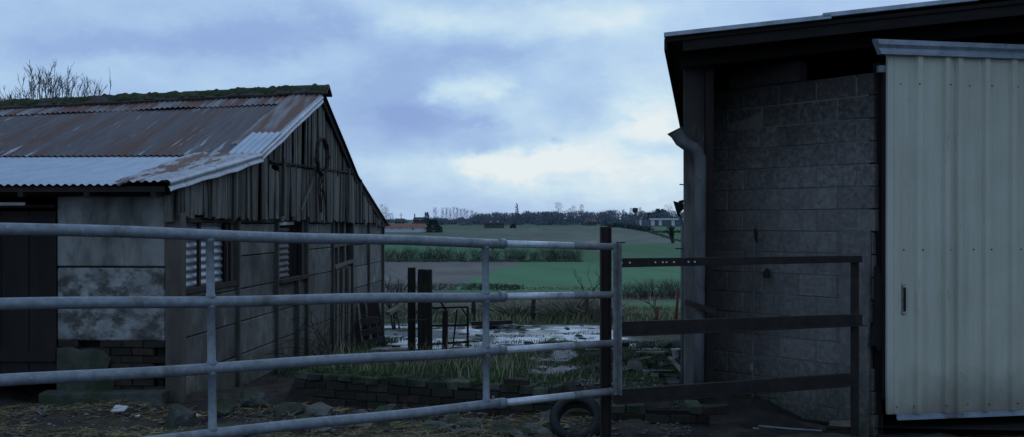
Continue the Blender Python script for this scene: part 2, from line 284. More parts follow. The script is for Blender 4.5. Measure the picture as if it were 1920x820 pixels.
# ------------------------------------------------------------------ sky, light, camera
LIGHT_AZ = math.radians(28); LIGHT_EL = math.radians(34)
def make_world():
    w = bpy.data.worlds.new('World'); scene.world = w; w.use_nodes = True
    nt = w.node_tree; N = nt.nodes; L = nt.links; N.clear()
    out = N.new('ShaderNodeOutputWorld')
    def val(x): return x
    def math_(op, a, b=None, c=None, clamp=False):
        n = N.new('ShaderNodeMath'); n.operation = op; n.use_clamp = clamp
        for i, q in enumerate((a, b, c)):
            if q is None: continue
            if isinstance(q, (int, float)): n.inputs[i].default_value = q
            else: L.new(q, n.inputs[i])
        return n.outputs[0]
    tc = N.new('ShaderNodeTexCoord'); sep = N.new('ShaderNodeSeparateXYZ'); L.new(tc.outputs['Generated'], sep.inputs[0])
    x, y, z = sep.outputs
    zz = math_('ADD', math_('MAXIMUM', z, 0.0), .16)
    px = math_('DIVIDE', x, zz); py = math_('DIVIDE', y, zz)
    cmb = N.new('ShaderNodeCombineXYZ'); L.new(px, cmb.inputs[0]); L.new(py, cmb.inputs[1]); L.new(math_('MULTIPLY', z, 3.0), cmb.inputs[2])
    def noise(vec, sc, det, loc=(0,0,0), rough=.55, mscale=(1,1,1), rot=0, dist=0):
        mp = N.new('ShaderNodeMapping'); mp.inputs['Location'].default_value = loc; mp.inputs['Scale'].default_value = mscale; mp.inputs['Rotation'].default_value = (0,0,rot)
        L.new(vec, mp.inputs[0]); n = N.new('ShaderNodeTexNoise'); n.inputs['Scale'].default_value = sc; n.inputs['Detail'].default_value = det
        n.inputs['Roughness'].default_value = rough; n.inputs['Distortion'].default_value = dist; L.new(mp.outputs[0], n.inputs['Vector']); return n.outputs['Fac']
    n1 = noise(cmb.outputs[0], .55, 9, (3.1,1.7,0), .56, (1,.55,1), .5, .3)
    n2 = noise(cmb.outputs[0], 2.1, 8, (7.7,2.2,0), .6, (1,.6,1), .4, .2)
    n3 = noise(tc.outputs['Generated'], 11, 8, (1.2,.5,.3), .62, (1,1,1.7))
    # slopes on the forward sky, warped by noise so that the cloud masses have ragged edges
    ys = math_('MAXIMUM', y, .05)
    ax = math_('DIVIDE', x, ys); el = math_('DIVIDE', z, ys)
    w1 = math_('SUBTRACT', noise(tc.outputs['Generated'], 12, 8, (0,0,0), .62, (1,1,1.6)), .5)
    w2 = math_('SUBTRACT', noise(tc.outputs['Generated'], 12, 8, (5,3,1), .62, (1,1,1.6)), .5)
    axw = math_('MULTIPLY_ADD', w1, .14, ax); elw = math_('MULTIPLY_ADD', w2, .06, el)
    front = math_('SMOOTHSTEP', .0, .5, y) if False else math_('MULTIPLY', math_('ADD', y, .15), 1.2, clamp=True)
    def blob(pxx, pyy, sx, sy, rot=0.0):
        a0 = (pxx-960)/F; e0 = (HOR-pyy)/F
        dx = math_('SUBTRACT', axw, a0); dy = math_('SUBTRACT', elw, e0)
        if rot:
            c, s = math.cos(rot), math.sin(rot)
            dx, dy = math_('ADD', math_('MULTIPLY', dx, c), math_('MULTIPLY', dy, s)), math_('SUBTRACT', math_('MULTIPLY', dy, c), math_('MULTIPLY', dx, s))
        q = math_('ADD', math_('POWER', math_('DIVIDE', dx, sx/F), 2.0), math_('POWER', math_('DIVIDE', dy, sy/F), 2.0))
        return math_('EXPONENT', math_('MULTIPLY', q, -1.0))
    den = math_('MULTIPLY_ADD', math_('SUBTRACT', n1, .5), .6, .50)          # 0 dark cloud .. 1 bright
    den = math_('MULTIPLY_ADD', math_('SUBTRACT', n2, .5), .45, den)
    den = math_('MULTIPLY_ADD', math_('SUBTRACT', n3, .5), .5, den)
    for (bx, by, sx, sy, amp, rot) in SKY_BLOBS:
        den = math_('MULTIPLY_ADD', math_('MULTIPLY', blob(bx, by, sx, sy, rot), front), amp, den)
    r = N.new('ShaderNodeValToRGB'); e = r.color_ramp.elements
    for _ in range(3): e.new(.5)
    for k, (p, c) in enumerate(SKY_RAMP): e[k].position = p; e[k].color = (*c, 1)
    L.new(den, r.inputs[0])
    # darker overhead and behind
    back = N.new('ShaderNodeMapRange'); L.new(y, back.inputs[0]); back.inputs[1].default_value = -.9; back.inputs[2].default_value = .95; back.inputs[3].default_value = SKY_BACK; back.inputs[4].default_value = 1.0
    zen = N.new('ShaderNodeMapRange'); L.new(z, zen.inputs[0]); zen.inputs[1].default_value = .2; zen.inputs[2].default_value = 1.0; zen.inputs[3].default_value = 1.0; zen.inputs[4].default_value = SKY_ZEN
    sc = math_('MULTIPLY', back.outputs[0], zen.outputs[0])
    bg = N.new('ShaderNodeBackground'); L.new(r.outputs[0], bg.inputs[0]); L.new(sc, bg.inputs[1])
    sky = N.new('ShaderNodeTexSky'); sky.sky_type = 'NISHITA'; sky.sun_disc = False; sky.sun_elevation = LIGHT_EL; sky.sun_rotation = LIGHT_AZ
    bg2 = N.new('ShaderNodeBackground'); L.new(sky.outputs[0], bg2.inputs[0]); bg2.inputs[1].default_value = .006
    ad = N.new('ShaderNodeAddShader'); L.new(bg.outputs[0], ad.inputs[0]); L.new(bg2.outputs[0], ad.inputs[1]); L.new(ad.outputs[0], out.inputs[0])
SKY_RAMP = [(.0,(.22,.335,.635)),(.3,(.275,.415,.695)),(.55,(.375,.545,.775)),(.8,(.53,.70,.82)),(1.0,(.72,.79,.825))]
SKY_BACK = 1.0; SKY_ZEN = .85
SKY_BLOBS = [  # slopes of cloud masses on the forward sky: x, y, sx, sy, amplitude, tilt
    (470,75,150,42,-.34,.0), (600,45,90,40,-.2,0), (130,90,200,25,-.18,.1), (190,125,120,30,.14,0), (740,30,120,40,.22,0), (40,60,80,60,-.05,0), (270,40,120,30,.08,0),
    (780,207,72,38,-.5,.1), (700,230,90,60,-.08,0), (872,178,85,24,.36,.25), (885,233,60,10,-.22,0), (830,118,150,30,-.14,.25), (985,95,140,24,-.06,.2),
    (835,42,150,34,.2,0), (1112,22,170,40,.34,.1), (1190,110,70,60,.1,0), (1112,285,190,56,.36,.1), (985,310,110,26,.34,0), (1230,215,70,60,.4,.3), (888,308,60,18,.26,0),
    (1035,264,24,11,-.26,0), (1214,282,60,18,-.25,0), (1186,220,18,7,-.12,0), (917,268,70,20,-.12,.2), (1060,200,80,34,-.06,.3), (700,318,60,22,.1,0), (1120,345,300,50,.2,0), (700,385,140,30,-.1,0), (560,140,120,40,.1,0)]
make_world()
sd = bpy.data.lights.new('sun', 'SUN'); sd.energy = .35; sd.angle = math.radians(35); sd.color = (.86,.93,1)
so = bpy.data.objects.new('sun', sd); col.objects.link(so)
dirv = V(math.sin(LIGHT_AZ)*math.cos(LIGHT_EL), math.cos(LIGHT_AZ)*math.cos(LIGHT_EL), math.sin(LIGHT_EL))
so.rotation_euler = (-dirv).to_track_quat('-Z', 'Y').to_euler()
cd = bpy.data.cameras.new('camera'); co = bpy.data.objects.new('camera', cd); col.objects.link(co); scene.camera = co
co.location = (0,0,EYE); co.rotation_euler = (math.radians(90),0,0); cd.sensor_width = 36; cd.lens = 36*F/1920; cd.shift_y = (HOR-410)/1920; cd.clip_end = 8000; cd.clip_start = .05
scene.view_settings.view_transform = 'Standard'; scene.view_settings.look = 'None'; scene.view_settings.exposure = 0

# ------------------------------------------------------------------ ground (one sheet, its fields as colour on it)
def poly_world(pts):
    out = []
    for x, y in pts:
        D = flatY(y); out.append(((x-960)/F*D, D))
    return np.array(out)
def inside(poly, X, Y):
    c = np.zeros(X.shape, bool); n = len(poly); j = n-1
    for i in range(n):
        xi, yi = poly[i]; xj, yj = poly[j]
        with np.errstate(divide='ignore', invalid='ignore'):
            t = ((yi > Y) != (yj > Y)) & (X < (xj-xi)*(Y-yi)/(yj-yi+1e-12)+xi)
        c ^= t; j = i
    return c
def make_ground():
    s = np.concatenate([np.linspace(-14,-3,12,endpoint=False), np.linspace(-3,-.56,30,endpoint=False), np.linspace(-.56,-.16,150,endpoint=False),
                        np.linspace(-.16,.19,330,endpoint=False), np.linspace(.19,.56,110,endpoint=False), np.linspace(.56,3,30,endpoint=False), np.linspace(3,14,12)])
    ys = np.concatenate([np.linspace(-60,5.5,24,endpoint=False), np.geomspace(5.5,32,520,endpoint=False), np.geomspace(32,760,560,endpoint=False), np.geomspace(760,4000,20)])
    S, Y = np.meshgrid(s, ys); X = S*np.maximum(Y, 5.5)
    Z = ground_np(X, Y)
    n1 = fbm(X*.9+3, Y*.9, 5); n2 = fbm(X*3.1, Y*3.1+9, 4); nf = fbm(X*.03, Y*.03, 5); nd = fbm(X*.2+50, Y*.05, 4)
    def C(*c): return np.array(c)
    colr = np.zeros(X.shape+(3,)); wet = np.zeros(X.shape)
    mud = C(.042,.037,.033); mud2 = C(.024,.021,.02); scrub = C(.085,.085,.055); soil = C(.05,.042,.034)
    def put(mask, c):
        m = mask[..., None]; colr[:] = colr*(1-m)+c*m
    colr[:] = mud2
    put(sst(.35,.65,n1), mud)
    put(sst(.5,.62,n2)*sst(5,7,Y)*(1-sst(8.8,9.6,Y))*.45, C(.085,.072,.045))
    put(sst(13,16,Y), soil*.8)
    g = sst(.42,.56,n1)*sst(9,10,Y)
    put(g*sst(-.05,.1,Y-wallY(X))*np.maximum(sst(-2.25,-2.05,X), sst(13.5,15,Y)), C(.022,.042,.014))
    # wet slab with puddles
    cx = (X-(-.35-.01*(Y-20))); sl = sst(16.6,17.6,Y)*(1-sst(27.5,29.2,Y))*sst(-3.4,-2.8,cx)*(1-sst(2.5,3.2,cx))
    put(sl, C(.13,.135,.145)); wm = sl*sst(.38,.5,fbm(X*1.3+8, Y*.55, 5))
    put(sl*sst(.56,.64,fbm(X*1.5+31, Y*.6, 5)), C(.022,.036,.016)); put(wm*sst(.44,.56,fbm(X*2.3+2, Y*1.2+4, 5))*sst(.26,.44,fbm(X*5+2, Y*2.2+4, 3)), C(.42,.46,.52)); wet = np.maximum(wet, wm*.8)
    # wet track leading from the slab to the wall
    tx = .42+.09*(Y-12)*.5; tr = np.exp(-((X-tx)/.38)**2)*sst(10.0,10.8,Y)*(1-sst(16.5,17.5,Y)); tm = sst(.30,.5,tr*sst(.42,.62,fbm(X*2.6+3, Y*1.6, 5)))
    put(tm, C(.17,.175,.185)); wet = np.maximum(wet, tm*.45)
    # beyond the yard
    far = sst(29.5,31,Y); put(far, scrub); put(far*sst(.45,.6,fbm(X*.6, Y*.35, 4)), C(.1,.09,.065)); put(far*sst(.5,.6,fbm(X*.5+9, Y*.3+3, 4))*.6, C(.05,.08,.04))
    GR = C(.051,.145,.064); PAST = C(.05,.095,.058); BRN = C(.096,.115,.09); FAL = C(.115,.112,.102); HILL = C(.068,.105,.076)
    wx_ = fbm(X*.09+7, Y*.05, 4); wy_ = fbm(X*.11+70, Y*.03+9, 4)
    def field(pts, c, k=.16, nz=nf):
        m = inside(poly_world(pts), X+(wx_-.5)*Y*.028, Y*(1+(wy_-.5)*.05)).astype(float)
        put(m, c); colr[:] = colr*(1+m[..., None]*(nz[..., None]-.5)*2*k)
    put(sst(66,68,Y), PAST)
    field([(-3000,548),(4000,548),(4000,412.6),(-3000,412.6)], HILL, .3)
    field([(-3000,490.5),(4000,490.5),(4000,457),(-3000,459)], GR*.82, .2)
    field([(846,441),(905,432),(1010,424.5),(1148,425.5),(1217,435),(1262,450),(1300,457.5),(1100,454.5)], BRN, .25, nd)
    field([(1240,437),(1217,435),(1262,450),(1300,457),(2600,480),(2600,432),(1290,436)], GR*.75)
    field([(1180,427.5),(1217,434.5),(1240,436.5),(2600,436),(2600,425.5)], GR*.85)
    field([(880,431),(1010,423.5),(1140,424),(1010,426.5)], GR*.75, .2)
    field([(-1500,546),(-1500,490.5),(976,490.5),(934,505),(900,516),(845,537),(843,546)], FAL, .35, nd)
    field([(976,490.5),(3000,490.5),(3000,546),(843,546),(845,537),(900,516),(934,505)], GR*1.12, .12)
    field([(1086,452),(1104,450),(1160,476),(1130,470)], C(.17,.15,.13), .1)
    field([(1126,594),(1134,566),(2400,563),(2400,592)], GR*.95, .2)
    field([(-900,470),(-900,440),(660,440),(660,462)], GR*.7)
    fm = sst(66,70,Y); fade = 1-sst(520,560,Y)
    rows = 1+fm*fade*(.07*np.sin(2*math.pi*(X*.94+Y*.12)/3.1)*(Y > 290)+.05*np.sin(2*math.pi*(X*.4+Y*.9)/7)*(Y < 215))
    tl = np.abs(((X*.97+Y*.16) % 13)-6.5); rows -= fm*fade*.16*((tl < .5) | ((tl > 1.2) & (tl < 1.7)))*(Y < 300)
    colr *= rows[..., None]; colr *= (1+fm*.35*(fbm(X*.05+20, Y*.02+3, 5)-.5)*2*.6)[..., None]
    nv = X.size; me = bpy.data.meshes.new('ground'); h, w = X.shape
    idx = np.arange(nv).reshape(h, w); q = np.stack([idx[:-1,:-1], idx[:-1,1:], idx[1:,1:], idx[1:,:-1]], -1).reshape(-1, 4)
    me.vertices.add(nv); me.vertices.foreach_set('co', np.stack([X,Y,Z],-1).astype(np.float32).ravel())
    me.loops.add(q.size); me.loops.foreach_set('vertex_index', q.ravel().astype(np.int32))
    me.polygons.add(len(q)); me.polygons.foreach_set('loop_start', np.arange(0,q.size,4,dtype=np.int32)); me.polygons.foreach_set('loop_total', np.full(len(q),4,dtype=np.int32))
    me.polygons.foreach_set('use_smooth', np.ones(len(q), bool))
    a = me.attributes.new('col', 'FLOAT_COLOR', 'POINT'); a.data.foreach_set('color', np.concatenate([colr, np.ones(X.shape+(1,))], -1).astype(np.float32).ravel())
    a = me.attributes.new('wet', 'FLOAT', 'POINT'); a.data.foreach_set('value', wet.astype(np.float32).ravel())
    me.update(calc_edges=True); me.validate()
    m = bpy.data.materials.new('ground'); m.use_nodes = True; nt = m.node_tree; N = nt.nodes; L = nt.links; b = N['Principled BSDF']
    at = N.new('ShaderNodeAttribute'); at.attribute_name = 'col'; aw = N.new('ShaderNodeAttribute'); aw.attribute_name = 'wet'
    tc = N.new('ShaderNodeTexCoord'); n = N.new('ShaderNodeTexNoise'); n.inputs['Scale'].default_value = 9; n.inputs['Detail'].default_value = 10; n.inputs['Roughness'].default_value = .7; L.new(tc.outputs['Object'], n.inputs['Vector'])
    mr = N.new('ShaderNodeMapRange'); L.new(n.outputs['Fac'], mr.inputs[0]); mr.inputs[1].default_value = .25; mr.inputs[2].default_value = .75; mr.inputs[3].default_value = .45; mr.inputs[4].default_value = 1.55
    sc = N.new('ShaderNodeVectorMath'); sc.operation = 'SCALE'; L.new(at.outputs['Color'], sc.inputs[0]); L.new(mr.outputs[0], sc.inputs['Scale']); L.new(sc.outputs[0], b.inputs['Base Color'])
    mw = N.new('ShaderNodeMapRange'); L.new(aw.outputs['Fac'], mw.inputs[0]); mw.inputs[3].default_value = .92; mw.inputs[4].default_value = .26; L.new(mw.outputs[0], b.inputs['Roughness'])
    ms = N.new('ShaderNodeMapRange'); L.new(aw.outputs['Fac'], ms.inputs[0]); ms.inputs[3].default_value = .15; ms.inputs[4].default_value = .5; L.new(ms.outputs[0], b.inputs['Specular IOR Level'])
    bp = N.new('ShaderNodeBump'); bp.inputs['Distance'].default_value = .05; L.new(n.outputs['Fac'], bp.inputs['Height'])
    mb = N.new('ShaderNodeMapRange'); L.new(aw.outputs['Fac'], mb.inputs[0]); mb.inputs[3].default_value = .6; mb.inputs[4].default_value = .3; L.new(mb.outputs[0], bp.inputs['Strength']); L.new(bp.outputs[0], b.inputs['Normal'])
    me.materials.append(m); o = bpy.data.objects.new('ground', me); col.objects.link(o); o['kind'] = 'structure'
make_ground()

# ------------------------------------------------------------------ field gate of galvanised tube
A0 = V(-2.4,5.0,0); A1 = V(.703,7.4,0)
def gp(t, z0, z1): p = A0.lerp(A1, t); return V(p.x, p.y, z0+(z1-z0)*t)
def t_at(xpx):
    k = (xpx-960)/F          # X = k*Y on the line
    d = A1-A0
    return (k*A0.y-A0.x)/(d.x-k*d.y)
RAILS = [(1.577,1.440),(1.221,1.108),(.863,.772),(.506,.440)]
gate = thing('field_gate', onG(560,6.3), 'long galvanised tube field gate with four rails across the yard entrance', 'gate')
gdir = (A1-A0).normalized(); gn = V(-gdir.y, gdir.x, 0)
for i, (za, zb) in enumerate(RAILS):
    tl = -.42
    te = t_at(945)
    mb = MB(); pts = [gp(tl+(te-tl)*k/24, za, zb)+V(0,0,.004*math.sin(k*.7+i)) for k in range(25)]
    mb.tube(pts, .0300, 20); mb.tube([gp(te-.012,za,zb), gp(te+.001,za,zb)], .0325, 20)
    rail = mb.build('rail', m_galv, gate, smooth=False)
    for p in rail.data.polygons: p.use_smooth = len(p.vertices) == 4
    tm = t_at(1075); t2 = t_at(1146)
    mb = MB(); mb.tube([gp(te-.02,za,zb), gp(tm,za,zb)], .0235, 18); o = mb.build('inner_tube', m_zinc, rail)
    for p in o.data.polygons: p.use_smooth = len(p.vertices) == 4
    mb = MB(); mb.tube([gp(tm-.001,za,zb), gp(t2,za,zb)], .0248, 18); o = mb.build('end_tube', m_galv_dull, rail)
    for p in o.data.polygons: p.use_smooth = len(p.vertices) == 4
    mb = MB(); c = gp(te-.022, za, zb); sgn = 1 if i == 3 else -1
    mb.tube([c+V(0,0,.028*sgn), c+V(0,0,.05*sgn)], .009, 6); mb.build('clamp_bolt', m_galv_dull, rail)
def upright(xa, xb, r, zo=0, parent=gate):
    tt = t_at(xa); tb = t_at(xb)
    for k in range(3):
        za = RAILS[k]; zb = RAILS[k+1]
        a = gp(tt+(tb-tt)*k/3, *za); b = gp(tt+(tb-tt)*(k+1)/3, *zb)
        yield a, b
for (xa, xb, r) in ((393,399,.0215),(910,912,.0215)):
    mb = MB()
    for a, b in upright(xa, xb, r):
        d_ = (b-a).normalized(); a_, b_ = a+d_*.024, b-d_*.024
        mb.tube([a, a_, a_+d_*.012, a_+d_*.016, b_-d_*.016, b_-d_*.012, b_, b], [r*1.05,r*1.28,r*1.18,r,r,r*1.18,r*1.28,r*1.05], 16)
    o = mb.build('upright', m_galv, gate)
    for p in o.data.polygons: p.use_smooth = len(p.vertices) == 4
mb = MB(); ta = t_at(1152); a = gp(ta, *RAILS[0]); bz = gp(ta, *RAILS[3])
top = V(a.x, a.y, a.z+.028); bot = V(bz.x, bz.y, bz.z-.03)
mb.obox((top+bot)/2+gdir*.012, gdir, gn, V(0,0,1), .0225, .004, (top.z-bot.z)/2); mb.obox((top+bot)/2+gdir*.0305-gn*.018, gdir, gn, V(0,0,1), .004, .024, (top.z-bot.z)/2)
mb.build('end_stile', m_galv_dull, gate, bevel=.002)
mb = MB(); q = top+gdir*.02; mb.tube([q+V(0,0,.002), q+gdir*.06+V(.015,0,.002)], .005, 6); mb.build('latch_pin', m_dark_steel, gate)
mb = MB(); a = gp(-.42, *RAILS[0]); b = gp(-.42, *RAILS[3]); mb.tube([a+V(0,0,.05), b-V(0,0,.05)], .03, 14); mb.build('hinge_stile', m_galv, gate)
# steel post the gate shuts on
pp = onG(1136, 7.56); mb = MB(); zt = EYE-(425-HOR)/F*7.56
for dx in (-.033,.033): mb.obox(V(pp.x+dx, 7.58, (zt+pp.z-.4)/2), V(1,0,0), V(0,1,0), V(0,0,1), .005, .05, (zt-pp.z+.4)/2)
mb.obox(V(pp.x, 7.56, (zt+pp.z-.4)/2), V(1,0,0), V(0,1,0), V(0,0,1), .028, .006, (zt-pp.z+.4)/2-.002)
o = mb.build('gate_post', m_post_steel, None, loc=pp, bevel=.002); tag(o, 'rusty brown steel beam post the tube gate closes against', 'post')

# dark angle-iron railing from the gate to the blockwork
rl = thing('steel_railing', onG(1380,7.9), 'dark rusty angle iron railing of three bars in front of the block wall', 'railing')
E0 = V((1157-960)/F*7.45, 7.45, 0); E1 = V((1617-960)/F*8.3, 8.3, 0)
ed = (E1-E0).normalized(); en = V(-ed.y, ed.x, 0)
for i, ((ya, yb), (yc, yd)) in enumerate((((485,502),(480,492)), ((604,629),(590,609)), ((731,755),(700,720)))):
    a0 = V(E0.x,E0.y,EYE-(ya-HOR)/F*7.45); a1 = V(E0.x,E0.y,EYE-(yb-HOR)/F*7.45); b0 = V(E1.x,E1.y,EYE-(yc-HOR)/F*8.3); b1 = V(E1.x,E1.y,EYE-(yd-HOR)/F*8.3)
    if i == 2: a0 = a0-ed*.03; a1 = a1-ed*.03; b0 = b0-ed*.06; b1 = b1-ed*.06
    mb = MB(); w = en*.005; sag = V(0,0,-.004)
    mb.hexa([a1, b1, b1+w, a1+w, a0, b0, b0+w, a0+w])
    t = V(0,0,.006); f = -en*.055
    if i: mb.hexa([a1+f-t, b1+f-t, b1-t*.2, a1-t*.2, a1+f, b1+f, b1, a1])
    mb.hexa([a0+en*.0055-t, b0+en*.0055-t, b0+en*.05-t, a0+en*.05-t, a0+en*.0055, b0+en*.0055, b0+en*.05, a0+en*.05])
    br = mb.build('bar', m_dark_steel, rl, bevel=.0015)
    if i == 0:
        for x in (1165,1180,1228,1242,1249,1263,1290,1302):
            kx = (x-960)/F; d_ = E1-E0; q_ = E0+d_*((kx*E0.y-E0.x)/(d_.x-kx*d_.y)); c = V(q_.x, q_.y, EYE-(493-(x-1157)*.012-HOR)/F*q_.y)-en*.003
            hb = MB(); hb.tube([c-en*.006, c+en*.002], .006, 8); hb.build('bolt', m_bolt, br)
pz = gz(E1.x,E1.y); mb = MB(); zt = EYE-(481-HOR)/F*8.3
c0 = E1-ed*.055
mb.obox(V(c0.x,c0.y+.05,(zt+pz-.3)/2), ed, en, V(0,0,1), .038, .006, (zt-pz+.3)/2); mb.obox(V(c0.x,c0.y+.05,(zt+pz-.3)/2)+ed*.035+en*.03, ed, en, V(0,0,1), .005, .024, (zt-pz+.3)/2)
mb.build('end_post', m_dark_steel, rl, bevel=.002)

# ------------------------------------------------------------------ the old barn
C0 = V(-3.175,10,0); bt = V(-.998,.059,0); bu = V(.059,.998,0); bo = -bt       # bo: outwards from the gable
def B(t, u, z): return V(C0.x+bt.x*t+bu.x*u, C0.y+bt.y*t+bu.y*u, z)
PROF = [(-.42,1.975),(2.4,2.41),(5.6,3.50),(8.0,2.42),(10.75,1.64),(11.15,1.56)]
def roofz(u):
    for (a, za), (b, zb) in zip(PROF, PROF[1:]):
        if u <= b: return za+(zb-za)*(u-a)/(b-a)
    return PROF[-1][1]
def ridge_drop(t, k=1.0): return -.042*max(t,0)*k
barn = thing('old_barn', B(3,5,-.1), 'old low barn with rusty corrugated roof and weathered plank gable', 'barn')
def corr_sheet(t0, t1, u0, z0, u1, z1, rows=8, pitch=.076, amp=.0095, lift=0, drop0=0, drop1=0, skew=0, wob=0, seed=0):
    """corrugated sheet, waves running along the slope from (u0,z0) down to (u1,z1); t runs along the roof"""
    n = int((t1-t0)/pitch*8); out = []
    sl = math.hypot(u1-u0, z1-z0); nu, nz = -(z1-z0)/sl, (u1-u0)/sl
    if nz < 0: nu, nz = -nu, -nz
    for r in range(rows+1):
        f = r/rows; row = []
        for k in range(n+1):
            t = t0+(t1-t0+skew*(1-f))*k/n
            ph = 2*math.pi*t/pitch; w = amp*math.cos(ph)+lift
            if wob: w += wob*mnoise.noise(V(t*1.3, f*2, seed))+wob*.6*mnoise.noise(V(math.floor(t/.8)*7.3, f, seed))
            u = u0+(u1-u0)*f; z = z0+(z1-z0)*f
            if r == rows and wob: u += .03*mnoise.noise(V(math.floor(t/.8)*3.1, seed, 1))*(1 if u1 > u0 else -1)
            z += ridge_drop(t)*(drop0+(drop1-drop0)*f)
            row.append(B(t, u+nu*w, z+nz*w))
        out.append(row)
    return out
LEN = 9.0
k0, kz = 2.4, 2.41
mb = MB(); mb.strip(corr_sheet(-.13, LEN, 5.05, 3.311, 2.28, 2.392, 14, drop0=.85, drop1=0, wob=.012, seed=2)); upper = mb.build('roof_sheet', m_roof_old, barn, smooth=True); upper['label'] = 'purplish rusty sheets of the main slope'
mb = MB(); mb.strip(corr_sheet(-.14, LEN, 5.56, 3.487, 4.95, 3.277, 4, lift=.02, drop0=1, drop1=.82, wob=.012, seed=5)); mb.build('roof_sheet', m_roof_verge, barn, smooth=True)
mb = MB(); mb.strip(corr_sheet(.30, LEN, 2.62, 2.445, -.42, 1.975, 12, lift=-.022, wob=.0, seed=9)); o = mb.build('roof_sheet', m_roof_new, barn, smooth=True); o['label'] = 'pale newer zinc sheets over the eave'
mb = MB(); mb.strip(corr_sheet(-.13, .36, 2.50, 2.44, -.46, 1.975, 14, lift=.006, skew=.32, wob=.006, seed=11)); o = mb.build('roof_sheet', m_roof_edge, barn, smooth=True); o['label'] = 'flaking rust and white sheet along the verge'
mb = MB(); mb.strip(corr_sheet(-.14, .24, 3.25, 2.71, 2.30, 2.385, 5, lift=.026, wob=.004, seed=12)); o = mb.build('roof_sheet', m_roof_new, barn, smooth=True); o['label'] = 'short pale patch sheet at the bend'
mb = MB(); mb.strip(corr_sheet(-.13, .36, 5.54, 3.485, 2.75, 2.54, 10, lift=.016, wob=.006, seed=13)); o = mb.build('roof_sheet', m_roof_verge, barn, smooth=True); o['label'] = 'rust streaked sheet along the upper verge'
for (a, za), (b, zb) in zip(PROF[2:], PROF[3:]):
    mb = MB(); mb.strip(corr_sheet(-.12, LEN, a, za, b+.04, zb-.008, 6, drop0=1 if a < 6 else 0, drop1=0, wob=.01, seed=a)); mb.build('roof_sheet', m_roof_old, barn, smooth=True)
# verge flashing folded down over the plank gable
def verge(name, pts, h, mat, wav=.02):
    mb = MB(); rows = [[] for _ in range(7)]
    n = 26
    for (a, za), (b, zb) in zip(pts, pts[1:]):
        for k in range(n+1):
            f = k/n; u = a+(b-a)*f; z = za+(zb-za)*f; w = .006*mnoise.noise(V(u*2, 3, h)); hh = h*(1+.3*mnoise.noise(V(u*1.7, 9, h)))
            rows[0].append(B(-.07, u, z+.012)); rows[1].append(B(-.118+w, u, z+.018)); rows[2].append(B(-.148+w, u, z+.002)); rows[3].append(B(-.150+w, u, z-hh*.35)); rows[4].append(B(-.128+w, u, z-hh*.5)); rows[5].append(B(-.146+w*2, u, z-hh*.72)); rows[6].append(B(-.15+w*2, u, z-hh))
    mb.strip(rows); return mb.build(name, mat, barn, smooth=True)
verge('verge_flashing', [(-.46,1.978),(2.42,2.418)], .095, m_flash); verge('verge_flashing', [(2.4,2.42),(5.35,3.425)], .075, m_flash)
mb = MB(); mb.bar(B(-.06,5.65,3.44), B(-.06,8.05,2.37), .03, .11); mb.bar(B(-.06,8.0,2.37), B(-.06,10.8,1.575), .03, .1); mb.build('barge_board', m_batten, barn)
# ridge: angled tiles under a long cushion of moss
mb = MB(); t = -.18
while t < LEN:
    L_ = .36; d = ridge_drop(t); d2 = ridge_drop(t+L_); e = U(-.006,.006)
    for s_ in (-1, 1):
        mb.hexa([B(t,5.6+s_*.17,3.47+d+e), B(t+L_+.02,5.6+s_*.17,3.48+d2+e), B(t+L_+.02,5.6,3.60+d2+e), B(t,5.6,3.595+d+e),
                 B(t,5.6+s_*.185,3.50+d+e), B(t+L_+.02,5.6+s_*.185,3.505+d2+e), B(t+L_+.02,5.6,3.635+d2+e), B(t,5.6,3.63+d+e)])
    t += L_
ridge = mb.build('ridge_cap', m_tile, barn)
mb = MB(); rows = []
n = 900
for j in range(9):
    th = -1.25+2.5*j/8; row = []
    for k in range(n+1):
        t = -.17+(LEN+.17)*k/n; r = .078+.03*mnoise.noise(V(t*3, j*.5, 1))+.04*mnoise.noise(V(t*13, j*1.2, 4))
        row.append(B(t, 5.6+math.sin(th)*(r+.085), 3.555+ridge_drop(t)+math.cos(th)*r-abs(math.sin(th))*.06))
    rows.append(row)
mb.strip(rows); mb.build('moss', m_moss, ridge, smooth=True)
# gable planks in two tiers (each tier one skin of boards)
def planks(name, u0, u1, zlo, zhi, off, wmin, wmax, lean=.02, gap=.012, holes=0):
    mb = MB(); u = u0
    while u < u1:
        w = U(wmin, wmax); v = min(u+w, u1); l0 = U(-lean,lean); l1 = l0+U(-.015,.015); dz = U(-.018,.014) if R.random() < .85 else U(-.05,.05); tw = U(-.008,.008); o_ = off+U(-.012,.012)
        if holes and R.random() < holes: u = v+gap; continue
        zb = zlo(u)+dz; za, zb2 = zhi(u)-.03, zhi(v)-.03
        if R.random() < .15: za -= U(.02,.12); zb2 -= U(.02,.1)
        if min(za, zb2) > zb+.05:
            var = R.random(); thick = .02
            a, b = B(-o_, u+l0, zb), B(-o_-tw, v+l1-gap, zb+U(-.015,.015)); c, d = B(-o_-tw, v-gap, zb2), B(-o_, u, za); q = bt*thick
            mb.hexa([a, b, b+q, a+q, d, c, c+q, d+q], var)
        u = v+U(0, gap)
    return mb.build(name, m_plank, barn)
bline = lambda u: 1.665-.004*u-(.0 if u < 9.2 else .045*(u-9.2))
batz = lambda u: 2.36+.018*(u-3.2)
mb = MB(); mb.bar(B(.02,-.02,1.62), B(.02,-.02,2.02), .10, .08, up=bo); mb.build('corner_board', m_plank, barn)
planks('gable_cladding', -.06, 2.95, bline, lambda u: roofz(u)-.015, .06, .055, .13, .05, .005)
planks('gable_cladding', 2.95, 8.1, bline, lambda u: min(batz(u), roofz(u)-.015), .055, .08, .22, .07, .007, .01)
planks('gable_cladding', 8.1, 10.95, bline, lambda u: roofz(u)-.03, .06, .09, .16, .03)
